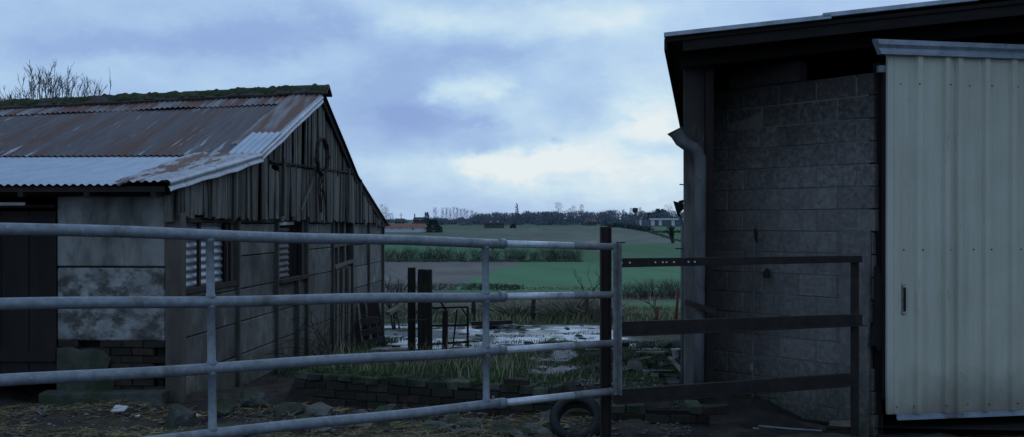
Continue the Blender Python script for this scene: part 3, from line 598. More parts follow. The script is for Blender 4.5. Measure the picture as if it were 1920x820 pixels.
planks('gable_cladding', 3.0, 7.95, lambda u: batz(u)-.02 if batz(u) < roofz(u) else 9, lambda u: roofz(u)-.03, .03, .06, .15, .05, .02, .07)
mb = MB(); mb.bar(B(-.066,2.95,2.362), B(-.066,8.1,2.452), .03, .025); mb.build('tier_gap_strip', m_black, barn)  # black strip paints the shaded gap between the two board tiers
mb = MB(); mb.bar(B(-.09,4.35,1.78), B(-.09,5.05,2.26), .02, .03); mb.build('brace', m_plank, barn)
for (u, a, b) in ((3.45,1.70,2.42),(7.35,1.62,2.5),(8.3,1.62,2.36)):
    mb = MB(); mb.bar(B(-.09,u,a), B(-.09,u+.04,b), .05, .03, up=bo); mb.build('cover_strip', m_plank, barn)
# gable wall: posts, concrete panels, window bays
PU = [0.06, 1.93, 3.49, 5.0, 6.6, 8.05, 9.5, 10.95]
for i, u in enumerate(PU):
    mb = MB(); w = .075 if i == 0 else .028
    mb.obox(B(.0 if i == 0 else .03, u, .55), bt, bu, V(0,0,1), .075 if i == 0 else .055, w, 1.15); mb.build('wall_post', m_cpost if i == 0 else m_panel_post, barn, bevel=.008)
mb = MB(); mb.obox(B(.03,4.45,.25), bt, bu, V(0,0,1), .07, .03, .62); mb.build('wall_post', m_panel_post, barn, bevel=.008)
PH = .372
def panels(u0, u1, ztop, face=.02):
    mb = MB(); z = -.62; k = 0
    while z < ztop-.02:
        z1 = min(z+PH-.012, ztop); mb.obox(B(face+.03+U(-.006,.006), (u0+u1)/2, (z+z1)/2), bt, bu, V(0,0,1), .03, (u1-u0)/2, (z1-z)/2, jit=.002); z += PH
    o = mb.build('wall_panel', m_panel, barn, bevel=.006); return o
tops = [.93,1.66,.84,1.66,.9,1.66,1.66]
for i in range(7): panels(PU[i]+(.08 if i == 0 else .03), PU[i+1]-.03, tops[i])
mb = MB(); mb.obox(B(.14,5.5,.5), bt, bu, V(0,0,1), .03, 5.45, 1.2); mb.build('inner_lining', m_black, barn)
# window one: horizontal corrugated sheets behind a mullion
def hsheet(u0, u1, z0, z1, face, mat):
    n = int((z1-z0)/.076*8); rows = []
    for j in range(2):
        rows.append([B(face+.010*math.cos(2*math.pi*k/8), u0+(u1-u0)*j, z0+(z1-z0)*k/n) for k in range(n+1)])
    mb = MB(); mb.strip(rows); return mb
w1 = MB(); w1.bar(B(.02,.15,.945), B(.02,1.88,.945), .06, .05); w1.bar(B(.02,.15,1.64), B(.02,1.88,1.64), .06, .05)
win = w1.build('window', m_dark_wood, barn)
hsheet(.14,1.58,.95,1.66,.07,m_window_sheet).build('sheet', m_window_sheet, win, smooth=True)
for (q_, w_, t_) in ((.76,.05,.03),(1.74,.1,.05),(1.60,.04,.03)):
    mb = MB(); mb.bar(B(.03,q_,.95), B(.03,q_,1.65), w_, t_, up=bo); mb.build('mullion', m_dark_wood, win)
w2 = MB(); w2.bar(B(.0,3.5,.86), B(.0,5.0,.87), .09, .045, jit=.006); w2.bar(B(.02,4.75,.88), B(.02,4.75,1.65), .1, .05, up=bo); win = w2.build('window', m_dark_wood, barn)
hsheet(3.55,4.35,.87,1.55,.09,m_pipe).build('sheet', m_pipe, win, smooth=True)  # darker zinc puts this window's shade into the sheet colour
mb = MB(); mb.bar(B(.05,3.6,1.60), B(.05,4.4,1.61), .05, .04); mb.build('pale_batten', m_white, win)
w3 = MB(); w3.bar(B(.0,6.65,.93), B(.0,8.0,.97), .06, .06, jit=.01); w3.bar(B(.02,7.0,.95), B(.02,7.02,1.65), .08, .04, up=bo); w3.bar(B(.02,7.55,.95), B(.02,7.5,1.65), .13, .03, up=bo); w3.bar(B(.02,6.7,1.25), B(.02,7.9,1.28), .04, .05); w3.build('window', m_grey_wood, barn)
for u in (6.75,7.15,7.6): 
    mb = MB(); mb.bar(B(-.03,u,-.6), B(-.03,u+.05,.88), .16, .025, up=bo); mb.build('loose_board', m_grey_wood, barn)
# front wall
def fp(t, z, off=0): return B(t, off, z)
def fpanel(t0, t1, z0, z1, off, mat):
    mb = MB(); mb.obox(B((t0+t1)/2, off+.05, (z0+z1)/2), bt, bu, V(0,0,1), (t1-t0)/2, .05, (z1-z0)/2); return mb.build('plaster_panel', mat, barn, bevel=.01)
fpanel(.08,1.12,1.20,1.86,.0,m_plaster_up); fpanel(.08,1.12,.50,1.185,.004,m_plaster)
mb = MB()      # brick and moss at the foot, with a slot left open
for r in range(9):
    z = -.14+r*.072; t = .08+(.11 if r % 2 else 0); 
    while t < 1.12:
        t2 = min(t+.21, 1.12)
        if not (.62 < (t+t2)/2 < 1.02 and r == 8): mb.obox(B((t+t2)/2, .055+U(-.006,.01), z+.033), bt, bu, V(0,0,1), (t2-t)/2-.005, .05, .031, jit=.003)
        t = t2
mb.build('brick_footing', m_brick, barn)
mb = MB(); mb.obox(B(.6,.14,.3), bt, bu, V(0,0,1), .56, .02, .6); mb.build('footing_core', m_black, barn)
mb = MB(); mb.prism([B(t_,-.008,z_) for t_, z_ in ((1.12,.02),(1.12,.43),(.98,.44),(.9,.41),(.78,.43),(.66,.40),(.60,.33),(.63,.24),(.55,.18),(.58,.02))], bu*.05); o = mb.build('plaster_panel', m_mossy_render, barn); o['label'] = 'mossy broken patch of render at the foot of the wall'

mb = MB(); mb.obox(B(.62,-.10,-.02), bt, bu, V(0,0,1), .58, .1, .06, jit=.02); mb.build('plinth', m_stone, barn, bevel=.01)
fpanel(3.3,9,-.1,1.86,.0,m_plaster)
mb = MB(); t = 1.13
while t < 3.28:
    mb.obox(B(t+.135,.03,.92), bt, bu, V(0,0,1), .132, .018, .80); t += .27
door = mb.build('barn_door', m_rust_door, barn, bevel=.004); door['label'] = 'dark rusty double barn door'
for (za, zb) in ((1.62,1.64),(.35,.35)):
    mb = MB(); mb.bar(B(1.13,.0,za), B(3.28,.0,zb), .03, .10); mb.build('door_rail', m_rust_door, door)
mb = MB(); mb.tube([B(1.12,-.05,1.765), B(3.3,-.05,1.77)], .018, 8); mb.build('door_track', m_dark_steel, barn)
mb = MB(); mb.bar(B(1.4,-.055,1.785), B(1.75,-.055,1.785), .02, .035); mb.build('track_hanger', m_white, barn)
mb = MB(); mb.bar(B(-.0,-.02,1.915), B(LEN,-.02,1.915), .12, .10); mb.build('eaves_beam', m_batten, barn)
mb = MB(); t = .05
while t < LEN: mb.bar(B(t,-.36,1.885), B(t,2.4,2.305), .05, .08); t += .62
mb.build('rafter', m_batten, barn)
mb = MB(); mb.bar(B(-.06,-.34,1.915), B(LEN,-.34,1.915), .05, .05); mb.build('eaves_purlin', m_batten, barn)
mb = MB(); mb.poly([B(.2,.2,1.8), B(LEN,.2,1.8), B(LEN,10.8,1.5), B(.2,10.8,1.5)]); mb.poly([B(LEN,0,-.5), B(LEN,10.9,-.5), B(LEN,10.9,1.6), B(LEN,5.6,3.1), B(LEN,0,1.9)]); mb.poly([B(0.1,10.95,-.9), B(LEN,10.95,-.9), B(LEN,10.95,1.6), B(.1,10.95,1.6)])
mb.build('inner_shell', m_black, barn)
# coil of old wire hanging on the gable
cc = B(-.17,5.12,2.55); coil = MB()
for k in range(7):
    pts = []
    ru, rz = .30+U(-.05,.05), .27+U(-.03,.03); ph = U(0,6)
    for j in range(29):
        a = 2*math.pi*j/28; pts.append(cc+bu*math.cos(a)*ru*(1+.06*math.sin(3*a+ph))+V(0,0,1)*math.sin(a)*rz*(1+.05*math.cos(2*a+ph))+bo*U(-.012,.012)+bo*(k*.006))
    coil.tube(pts, .011, 5, cap=False)
for k in range(5):
    p = cc+V(0,0,-.25)+bu*U(-.1,.12); pts = [p]
    for j in range(6): p = p+V(0,0,-.09)+bu*U(-.05,.06)+bo*U(-.01,.015); pts.append(p)
    coil.tube(pts, .008, 4)
o = coil.build('wire_coil', m_twig, None, loc=cc); tag(o, 'coil of old dark wire hanging high on the plank gable', 'coil')

# ------------------------------------------------------------------ the block barn on the right
O2 = V(1.318,9.25,0); v2 = V(.985,-.173,0); e2 = V(.173,.985,0); RS = .080; RZ = 3.242
def K(s, e, z): return V(O2.x+v2.x*s+e2.x*e, O2.y+v2.y*s+e2.y*e, z)
bb = thing('block_barn', K(2,1,-.1), 'dark concrete block barn with overhanging low pitched roof', 'barn')
def rz(s): return RZ+RS*s
for (a, b, l) in ((0,1.40,0),(1.33,2.58,.017),(2.51,5.2,.034),(5.1,9.2,.05)):
    mb = MB(); n = int((b-a)/.03); e1 = 11.0
    prof = [(a+(b-a)*k/n, rz(a+(b-a)*k/n)+l+.012*math.sin(2*math.pi*(a+(b-a)*k/n)/.18)) for k in range(n+1)]
    mb.strip([[K(s,.02,z) for s, z in prof], [K(s,e1,z) for s, z in prof]]); sh = mb.build('roof_sheet', m_roof_new, bb, smooth=True)
    mb = MB(); z0, z1 = rz(a)+l, rz(b)+l
    mb.hexa([K(a,-.012,z0-.022), K(b,-.012,z1-.022), K(b,.05,z1-.022), K(a,.05,z0-.022), K(a,-.012,z0+.016), K(b,-.012,z1+.016), K(b,.05,z1+.016), K(a,.05,z0+.016)])
    mb.build('edge_trim', m_flash, sh, bevel=.003)
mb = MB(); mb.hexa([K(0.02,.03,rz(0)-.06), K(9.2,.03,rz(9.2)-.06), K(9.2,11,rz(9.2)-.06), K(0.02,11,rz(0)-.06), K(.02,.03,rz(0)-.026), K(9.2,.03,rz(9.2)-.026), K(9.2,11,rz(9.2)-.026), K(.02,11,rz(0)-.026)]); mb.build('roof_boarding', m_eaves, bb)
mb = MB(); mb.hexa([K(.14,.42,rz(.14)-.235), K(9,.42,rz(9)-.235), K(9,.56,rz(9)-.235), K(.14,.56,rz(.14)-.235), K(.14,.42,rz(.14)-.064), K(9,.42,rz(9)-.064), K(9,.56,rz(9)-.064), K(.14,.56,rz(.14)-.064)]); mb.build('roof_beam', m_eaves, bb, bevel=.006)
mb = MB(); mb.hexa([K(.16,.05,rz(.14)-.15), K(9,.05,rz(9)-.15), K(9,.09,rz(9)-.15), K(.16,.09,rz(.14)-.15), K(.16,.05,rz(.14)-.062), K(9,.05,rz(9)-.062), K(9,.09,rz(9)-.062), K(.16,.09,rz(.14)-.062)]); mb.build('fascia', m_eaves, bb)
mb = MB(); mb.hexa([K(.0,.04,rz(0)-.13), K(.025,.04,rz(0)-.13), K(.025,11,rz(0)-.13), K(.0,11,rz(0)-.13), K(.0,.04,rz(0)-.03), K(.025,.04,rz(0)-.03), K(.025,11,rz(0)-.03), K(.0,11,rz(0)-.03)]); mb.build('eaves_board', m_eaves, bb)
# corner column, steel stanchion, downpipe
cz = -.35
mb = MB(); mb.hexa([P(1282,HOR,9.9)+V(0,0,cz-EYE), P(1322,HOR,9.9)+V(0,0,cz-EYE), P(1322,HOR,9.9)+V(.02,.2,cz-EYE), P(1282,HOR,9.9)+V(.035,.2,cz-EYE),
                    P(1281,HOR,9.9)+V(0,0,3.13-EYE), P(1322,HOR,9.9)+V(0,0,3.14-EYE), P(1322,HOR,9.9)+V(.02,.2,3.14-EYE), P(1281,HOR,9.9)+V(.035,.2,3.13-EYE)])
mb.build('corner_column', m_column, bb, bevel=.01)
mb = MB(); xa = (1322-960)/F*9.86; xb = (1336-960)/F*9.86
mb.obox(V((xa+xb)/2+.006, 9.92, 1.4), V(1,0,0), V(0,1,0), V(0,0,1), (xb-xa)/2, .09, 1.75); mb.build('stanchion', m_post_steel, bb, bevel=.004)
mb = MB(); D = 9.74
path = [P(1310,752,D), P(1311,620,D), P(1313,450,D), P(1314,320,D), P(1313,298,D), P(1308,285,D), P(1299,277,D), P(1287,271,D), P(1277,264,D), P(1270,252,D), P(1266,246,D)]
mb.tube(path, [.048,.048,.05,.052,.056,.058,.058,.058,.060,.063,.072], 16)
o = mb.build('downpipe', m_pipe, bb, smooth=True)
mb = MB(); mb.tube([P(1267,248.5,D), P(1265,244.5,D)], [.070,.078], 16); mb.build('pipe_collar', m_pipe, o)
mb = MB(); mb.bar(P(1284,566,9.68), P(1341,585,9.64), .03, .05); mb.build('strut', m_dark_wood, bb)
# small hopper and thin pipe on the far side of the column
mb = MB(); D = 10.15
mb.prism([P(1262,377,D), P(1283,382,D), P(1282,392,D), P(1276,398,D), P(1272,406,D), P(1268,398,D)], V(.02,.12,0)); mb.bar(P(1273,380,D+.05), P(1284,377,D+.05), .02, .03)
hop = mb.build('hopper', m_dark_steel, bb, bevel=.004)
mb = MB(); mb.tube([P(1271,402,D+.06), P(1277,413,D+.06), P(1279.5,425,D+.06), P(1279,760,D+.06)], .016, 8); mb.build('thin_pipe', m_galv, hop, smooth=True)
for (y, x0) in ((466,1266),(346,1274),(251,1277)):
    mb = MB(); mb.tube([P(x0,y,10.1), P(1285,y+1,10.1)], .006, 6); mb.build('iron_hook', m_dark_steel, bb)
# block wall
WL = V((1335-960)/F*10.5,10.5,0); WR = V((1638-960)/F*9.1,9.1,0); wd = (WR-WL).normalized(); wl = (WR-WL).length; wn = V(wd.y,-wd.x,0)
if wn.y > 0: wn = -wn                                      # towards the camera
def W(a, z, o=0): q = WL+wd*a+wn*o; return V(q.x,q.y,z)
mb = MB(); c_h = .195; r = 0; z = -.42
while z < 3.2:
    s = -(.21 if r % 2 else .02)
    while s < wl-.005:
        s2 = min(s+.41, wl+(.03*(R.random()-.5) if z < 2 else 0)); a0 = max(s, -.1)
        top = 2.93 if (s+s2)/2 > .9 else 3.07
        if (s+s2)/2 < .25: top = 2.95
        if z+c_h < top+.03 and s2-a0 > .04:
            cut = s2
            if .3 < z < .75 and s2 > wl-.03: cut = s2-U(.03,.09)
            mb.obox(W((a0+cut)/2, z+c_h/2, -.07+U(-.006,.003)), wd, wn, V(0,0,1), (cut-a0)/2-.0035, .07, c_h/2-.0035, jit=.0025)
        s = s2
    z += c_h; r += 1
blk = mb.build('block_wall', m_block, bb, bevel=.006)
mb = MB(); mb.obox(W(wl/2-.05, 1.22, -.071), wd, wn, V(0,0,1), wl/2, .065, 1.65); mb.build('mortar', m_mortar, blk)
mb = MB(); q = W(wl-.16,0,.0); mb.obox(V(q.x,q.y,.62)+wn*.03, wd, wn, V(0,0,1), .13, .028, .95, jit=.02); mb.build('render_patch', m_block, blk, bevel=.01)
# standpipe on the block wall
mb = MB(); sp = []
for y in (805,760,688,600,520,436):
    D = 9.98; sp.append(P(1410+ (805-y)*.012, y, D))
mb.tube(sp, .011, 8); pipe = mb.build('standpipe', m_pipe, bb, smooth=True)
mb = MB(); mb.tube([P(1409.5,694,9.975), P(1409.5,683,9.975)], .0135, 10); mb.build('pipe_joint', m_galv, pipe)
mb = MB(); mb.stone(P(1417,440,9.97), .02,.025,.05, 3); mb.tube([P(1416,428,9.97), P(1419,455,9.97)], .012, 6); mb.build('tap', m_dark_steel, pipe)
mb = MB(); mb.stone(P(1437,514,9.9), .035,.03,.05, 5); mb.build('wall_knob', m_dark_steel, bb)
# jamb, torn flap, door
mb = MB(); mb.bar(P(1645,800,9.16)+V(0,0,-.1), P(1645,118,9.16), .06, .05, up=V(0,1,0)); mb.build('door_jamb', m_black, bb)
mb = MB(); fl = [(1640,500),(1646,500),(1655,520),(1654,640),(1650,660),(1640,648),(1631,652),(1633,628),(1640,600),(1639,560)]
mb.prism([P(x,y,9.06) for x, y in fl], V(0,.012,0)); mb.build('torn_flap', m_black, bb)
D0 = V(3.175,9.0,0); dd = V(.981,.195,0).normalized(); dn = V(dd.y,-dd.x,0)
def Dr(a, z, o=0): q = D0+dd*a+dn*o; return V(q.x,q.y,z)
DB, DT, DL = -.008, 3.03, 2.7
sd_ = thing('sliding_door', Dr(1.3,DB), 'cream ribbed metal sliding door hung on the block barn', 'sliding door')
prof = [(0,-.03),(0,0),(.05,0),(.056,-.006),(.064,-.006),(.07,0)]
def rib(a, w=.055, h=.034): return [(a-w/2-.012,0),(a-w/2+.006,h),(a+w/2-.006,h),(a+w/2+.012,0)]
def groove(a): return [(a-.012,0),(a-.005,.004),(a+.005,.004),(a+.012,0)]
ribs = [.285,.545,.665,.925,1.185,1.445,1.565,1.825,2.085,2.345,2.465]
items = [(a, rib(a)) for a in ribs]
for k in range(len(ribs)-1):
    g_ = ribs[k+1]-ribs[k]
    if g_ > .2:
        for f in (.35,.65): a = ribs[k]+g_*f; items.append((a, groove(a)))
items += [(.12, groove(.12)), (.19, groove(.19))]
for a, pr in sorted(items): prof += pr
prof += [(DL,0),(DL,-.03)]
rows = []
for k in range(13):
    z = DB+(DT-DB)*k/12
    rows.append([Dr(a+(-.004 if a > .01 or z > 0 else 0)+ (-.006*(1-k/12)), z, o+.0035*mnoise.noise(V(a*2.2, z*.8, 3))) for a, o in prof])
mb = MB(); mb.strip(rows); mb.build('door_sheet', m_door, sd_)
mb = MB(); mb.bar(Dr(.0,(DB+DT)/2-1.4,-.05), Dr(.0,(DB+DT)/2+1.45,-.05), .04, .04, up=dd); mb.build('door_frame', m_black, sd_)
mb = MB()
for (y, xs) in ((157,(1688,1720,1778,1818,1855,1908)),(469,(1694,1726,1782,1825,1859,1914)),(764,(1681,1713,1770,1814,1850,1903))):
    for x in xs:
        a = 0
        for _ in range(8): q = D0+dd*a; a += ((x-960)/F*q.y-q.x)/(dd.x-(x-960)/F*dd.y)
        zz = EYE-(y-HOR)/F*9.0; onr = any(abs(a-r_) < .03 for r_ in ribs)
        mb.tube([Dr(a,zz,.0+(.034 if onr else 0)), Dr(a,zz,.008+(.034 if onr else 0))], .0058, 8)
mb.build('screw', m_dark_steel, sd_)
mb = MB()
for (x, y) in ((1816,320),(1811,616),(1799,696),(1849,222)):
    a = 0
    for _ in range(8): q = D0+dd*a; a += ((x-960)/F*q.y-q.x)/(dd.x-(x-960)/F*dd.y)
    zz = EYE-(y-HOR)/F*9.1; onr = any(abs(a-r_) < .035 for r_ in ribs); mb.tube([Dr(a,zz,(.032 if onr else 0)), Dr(a,zz,.008+(.034 if onr else 0))], .007, 8)
mb.build('rivet', m_bolt, sd_)
zt, zb = EYE-(533-HOR)/F*9.03, EYE-(590-HOR)/F*9.03
mb = MB(); mb.obox(Dr(.135,(zt+zb)/2,.010), dd, dn, V(0,0,1), .017, .005, (zt-zb)/2); h = mb.build('handle', m_galv_dull, sd_, bevel=.004)
mb = MB(); mb.obox(Dr(.139,(zt+zb)/2,.024), dd, dn, V(0,0,1), .007, .010, (zt-zb)/2-.03); mb.build('grip', m_dark_steel, h, bevel=.003)
mb = MB()
for z in (zt-.015, zb+.015): mb.tube([Dr(.135,z,.014), Dr(.135,z,.02)], .006, 8)
mb.build('screw', m_bolt, h)
mb = MB(); mb.obox(Dr(DL/2+.06,DB-.022,-.004), dd, dn, V(0,0,1), DL/2-.02, .004, .02); mb.obox(Dr(DL/2+.06,DB-.046,.008), dd, dn, V(0,0,1), DL/2-.02, .012, .004); mb.build('bottom_trim', m_flash, sd_)
# rail cover above the door
mb = MB(); a0, a1 = -.155, 3.2
out = [(0,3.02),(.065,3.02),(.07,3.055),(.055,3.07),(.085,3.10),(.09,3.138),(.04,3.150),(0,3.150)]
lft = [Dr(a0+(3.15-z)*.42, z, o) for o, z in out]; rgt = [Dr(a1, z, o) for o, z in out]
n = len(out); mb._add(lft+rgt, [(i,(i+1)%n,n+(i+1)%n,n+i) for i in range(n)]+[tuple(range(n))[::-1], tuple(range(n,2*n))], .5)
o = mb.build('track_cover', m_flash, bb, bevel=.002)
mb = MB()
for a in (.08,.33,.62,.93,1.2,1.6): mb.tube([Dr(a,3.147,.05), Dr(a,3.158,.05)], .009, 6)
mb.build('bolt', m_dark_steel, o)
mb = MB(); mb.obox(P(1655,130,9.04), dd, dn, V(0,0,1), .045, .02, .03); mb.build('track_bracket', m_galv, bb, bevel=.003)
# interior shell and what shows through the gap
mb = MB(); iz = 3.1
def quad(a, b, z0, z1): mb.poly([V(a.x,a.y,z0), V(b.x,b.y,z0), V(b.x,b.y,z1), V(a.x,a.y,z1)])
SL = K(.42,.9,0); SB = K(.42,10.9,0); SR = K(9,10.9,0); SR2 = K(9,.7,0)
quad(SL,SB,-1.5,3.2); quad(SB,SR,-1.5,3.9); quad(SR,SR2,-1.0,3.9); o = mb.build('side_wall', m_dark_wood, bb)
mb = MB(); mb.poly([V(SL.x+.05,SL.y,-.2), V(WR.x,WR.y,-.14), V(SR2.x,SR2.y,-.14), V(SR.x,SR.y,-.2), V(SB.x,SB.y,-.2)]); mb.build('barn_floor', m_black, bb)
mb = MB(); mb.obox(Dr(2.0,1.4,-.22)+dd*2.6, dd, dn, V(0,0,1), 2.0, .05, 1.75); mb.build('front_wall', m_block, bb)
mb = MB(); c = P(1652,297,9.35)
for k in range(3): mb.obox(c+V(.022*(k-1),0,0), V(1,0,0), V(0,1,0), V(0,0,1), .009, .01, .13)
o = mb.build('daylight_slats', m_pale_wood, bb); o['label'] = 'pale slats standing in for daylight inside the doorway'  # pale boards added to imitate daylight from a slatted window deeper inside
mb = MB(); mb.bar(P(1644,246,9.4), P(1662,232,9.4), .03, .05); mb.build('inner_bracket', m_grey_wood, bb)

# ------------------------------------------------------------------ brick walls in the yard
def brick_wall(name, a, b, courses, z0, label, cat, depth=.22, end_step=0, seed=1, top=True):
    R.seed(seed); a = Vector(a); b = Vector(b); d = (b-a); L_ = d.length; d.normalize(); nn = V(-d.y,d.x,0)
    base = (a+b)/2; base.z = z0; root = thing(name, base, label, cat)
    mb = MB(); mt = MB(); bl, bh = .215, .068
    for r in range(courses):
        s = -.1 if r % 2 else 0; last = r == courses-1; lim = L_-end_step*r
        while s < lim-.04:
            w = bl if not (last and top) else U(.10,.2)
            s0 = max(s,0); s2 = min(s+w, lim); m_ = (s0+s2)/2; zz = z0+(b.z-a.z)*m_/L_+r*(bh+.008)+bh/2+.012*mnoise.noise(V(m_*2,r,seed))
            if s2-s0 > .03 and not (last and R.random() < .12):
                c = a+d*m_+nn*(depth/2+(U(-.02,.02) if last else U(-.008,.008))); c.z = zz+(U(-.012,.008) if last else 0)
                (mt if last and top else mb).obox(c, d, nn, V(0,0,1), (s2-s0)/2-.005, depth/2, bh/2, jit=.010 if last else .005)
            s += w
    mb.build('brickwork', m_brick, root, bevel=.005)
    if top: mt.build('coping', m_brick_top, root, bevel=.006)
    c = (a+b)/2+nn*depth/2; mb = MB(); mb.obox(V(c.x,c.y,z0+courses*(bh+.008)/2-.03), d, nn, V(0,0,1), L_/2-.02-end_step*courses/2, depth/2-.012, courses*(bh+.008)/2-.03); mb.build('mortar', m_black, root)
    return root
a = V((553-960)/F*9.9, 9.9, 0); b = V((1040-960)/F*8.95, 8.95, .0)
brick_wall('brick_wall', a, b, 5, -.145, 'long low mossy brick wall holding back the grass bank', 'wall', seed=3)
a = V((1060-960)/F*8.75, 8.75, 0); b = V((1352-960)/F*8.72, 8.72, -.02)
brick_wall('brick_wall', a, b, 4, -.17, 'short broken brick wall with stepped end under the iron railing', 'wall', depth=.3, end_step=.045, seed=8)
R.seed(21)
def loose_brick(loc, rot, label, mat=None):
    mb = MB(); c, s = math.cos(rot), math.sin(rot); mb.obox(loc, V(c,s,0), V(-s,c,0), V(0,0,1), .105, .05, .033, jit=.005); o = mb.build('loose_brick', mat or m_brick, None, loc=Vector(loc)-V(0,0,.03), bevel=.006); tag(o, label, 'brick')
loose_brick(P(969,717,9.15), -.2, 'single dark brick lying on top of the long low wall')
loose_brick(P(1342,768,8.5), .3, 'loose brick at the broken end of the short wall')

# ------------------------------------------------------------------ tyre
tc_ = P(1081,788,8.0); TS = .82
ty = thing('worn_car_tyre', V(tc_.x,tc_.y,gz(tc_.x,8.0)), 'worn black tyre leaning behind the rusty gate post', 'tyre')
nrm = V(-.12,-.80,.60).normalized(); ua = nrm.cross(V(0,0,1)).normalized(); ub = ua.cross(nrm).normalized()
secp = [(.158,.05),(.160,.062),(.172,.072),(.195,.078),(.215,.07),(.234,.052),(.24,.03),(.241,0),(.24,-.03),(.234,-.052),(.215,-.07),(.195,-.078),(.172,-.072),(.160,-.062),(.158,-.05),(.175,-.04),(.2,-.04),(.215,0),(.2,.04),(.175,.04)]
mb = MB(); n = 64; rows = []
for k in range(n+1):
    a = 2*math.pi*k/n; rows.append([tc_+(ua*math.cos(a)+ub*math.sin(a))*(r_*TS)+nrm*w*.9 for r_, w in secp+secp[:1]])
mb.strip(rows); tyre = mb.build('sidewall', m_rubber, ty, smooth=True)
mb = MB()
for k in range(72):
    a = 2*math.pi*k/72; rd = ua*math.cos(a)+ub*math.sin(a); tg = -ua*math.sin(a)+ub*math.cos(a)
    for w in (-.036,0,.036): mb.obox(tc_+rd*.2405*TS+nrm*w*.8, rd, tg, nrm, .004, .006, .011)
mb.build('tread', m_rubber, ty)

# ------------------------------------------------------------------ stones, rubble, litter
def stone(x, y, wpx, hpx, D, label, mat=m_stone, rot=0, cat='stone', sq=1.0, seed=None):
    X = (x-960)/F*D; w = wpx/F*D/2; h = hpx/F*D/2; zg = gz(X,D)
    mb = MB(); c = V(X,D,zg+h*.55); mb.stone(c, w, w*.8*sq, h*1.1, seed if seed else x*.37, rot, 3)
    o = mb.build('stone', mat, None, loc=V(X,D,zg)); tag(o, label, cat); return o
stone(338,766,62,54,8.75,'big square mossy stone left of the first gate upright')
stone(418,764,46,44,9.1,'dark mossy stone just right of the first gate upright')
stone(472,752,66,34,9.6,'long low dark stone at the foot of the barn wall')
stone(542,771,68,46,8.85,'rounded mossy stone below the left end of the brick wall')
stone(606,776,66,36,8.75,'wedge shaped grey stone below the brick wall',m_stone_pale)
stone(676,774,40,30,8.8,'small pale stone between the wedge stone and the round mossy one',m_stone_pale)
stone(724,759,54,42,8.95,'round mossy stone against the face of the brick wall')
stone(802,762,28,18,9.0,'little stone against the brick wall under its middle',m_stone_pale)
stone(862,786,34,20,8.4,'grey stone among straw behind the lowest rail',m_stone_pale)
stone(1000,790,50,12,8.4,'flat slab of stone in the straw near the tyre',m_stone_pale)
stone(890,786,42,14,8.5,'pale narrow stone pointing at the tyre',m_stone_pale,.4)
stone(818,803,56,18,8.05,'dark flat stone at the bottom of the straw')
stone(405,798,60,14,8.1,'flat dark stone beside the foot of the first gate upright',m_stone,.3)
stone(362,748,30,8,9.3,'thin pale flat stone by the barn corner',m_white)
R.seed(5)
for k in range(90):
    x = U(545,1035); D = U(7.7,8.85); X = (x-960)/F*D; s = U(.015,.055); zg = gz(X,D)
    mb = MB(); mb.stone(V(X,D,zg+s*.3), s*U(1,1.7), s*U(.8,1.3), s*U(.5,.8), k*1.7, U(0,3), 2)
    o = mb.build('rubble_stone', R.choice((m_stone,m_stone_pale,m_stone_pale)), None, loc=V(X,D,zg)); tag(o, 'small grey rubble stone in the straw below the brick wall', 'stone', 'rubble stones in the straw')
R.seed(17)
for k in range(22):
    x = U(560,1030); D = U(7.75,8.75); X = (x-960)/F*D; sz_ = U(.05,.10); zg = gz(X,D)
    mb = MB(); mb.stone(V(X,D,zg+sz_*.2), sz_*U(.9,1.4), sz_*U(.7,1), sz_*U(.4,.7), k*5.3+200, U(0,3), 3)
    o = mb.build('rubble_stone', R.choice((m_stone,m_stone_pale)), None, loc=V(X,D,zg)); tag(o, 'broken chunk of stone among straw below the brick wall', 'stone', 'broken chunks below the brick wall')
R.seed(18)
for k in range(46):
    D = U(17,28.5); x = U(735,1130); X = (x-960)/F*D; sz_ = U(.03,.09); zg = gz(X,D)
    mb = MB(); mb.stone(V(X,D,zg+sz_*.1), sz_*U(1,2), sz_*U(.8,1.2), sz_*U(.3,.6), k*4.3+400, U(0,3), 2)
    o = mb.build('mud_clod', R.choice((m_stone,m_post_wood,m_stone_pale)), None, loc=V(X,D,zg)); tag(o, 'dark clod of muck lying on the wet slab', 'clod', 'clods on the wet slab')
def litter(x, D, pts, label, mat, name, cat, th=.006, tilt=.5):
    g = onG(x,D,.012); mb = MB(); ax = V(1,0,0); ay = V(0,math.cos(tilt),math.sin(tilt))
    mb.prism([g+ax*a+ay*b for a, b in pts], V(0,-.5*th,th)); o = mb.build(name, mat, None, loc=g); tag(o, label, cat)
litter(221,9.1,[(-.06,-.01),(.05,.0),(.075,.06),(-.04,.075)],'white scrap of board lying on the mud by the barn','m' and m_white,'board_scrap','scrap',.012,.55)
litter(10,9.05,[(-.02,0),(.02,.005),(.018,.03),(-.015,.03)],'tiny white scrap on the mud at the far left',m_white,'paper_scrap','scrap',.006)
litter(256,8.95,[(-.02,0),(.03,.0),(.02,.02)],'small pale chip on the mud right of the white board',m_white,'paper_scrap','scrap',.005)
mb = MB(); g = onG(79,9.0,.025); mb.tube([g+V(math.cos(a)*.028,0.01*math.sin(a),math.sin(a)*.028) for a in [k*.3 for k in range(21)]], .008, 6); o = mb.build('wire_ring', m_galv_dull, None, loc=g); tag(o, 'small pale ring lying on the mud by the rusty door', 'ring')
R.seed(71)
for k in range(26):
    x = U(-20,520); D = U(7.6,9.4); X = (x-960)/F*D; s_ = U(.012,.035); zg = gz(X,D); mb = MB(); mb.stone(V(X,D,zg+s_*.2), s_*U(1,1.7), s_, s_*U(.4,.7), k*3.1+9, U(0,3), 2)
    o = mb.build('rubble_stone', R.choice((m_stone,m_stone_pale,m_brick)), None, loc=V(X,D,zg)); tag(o, 'small stone half sunk in the mud in front of the old barn', 'stone', 'stones in the barn mud')
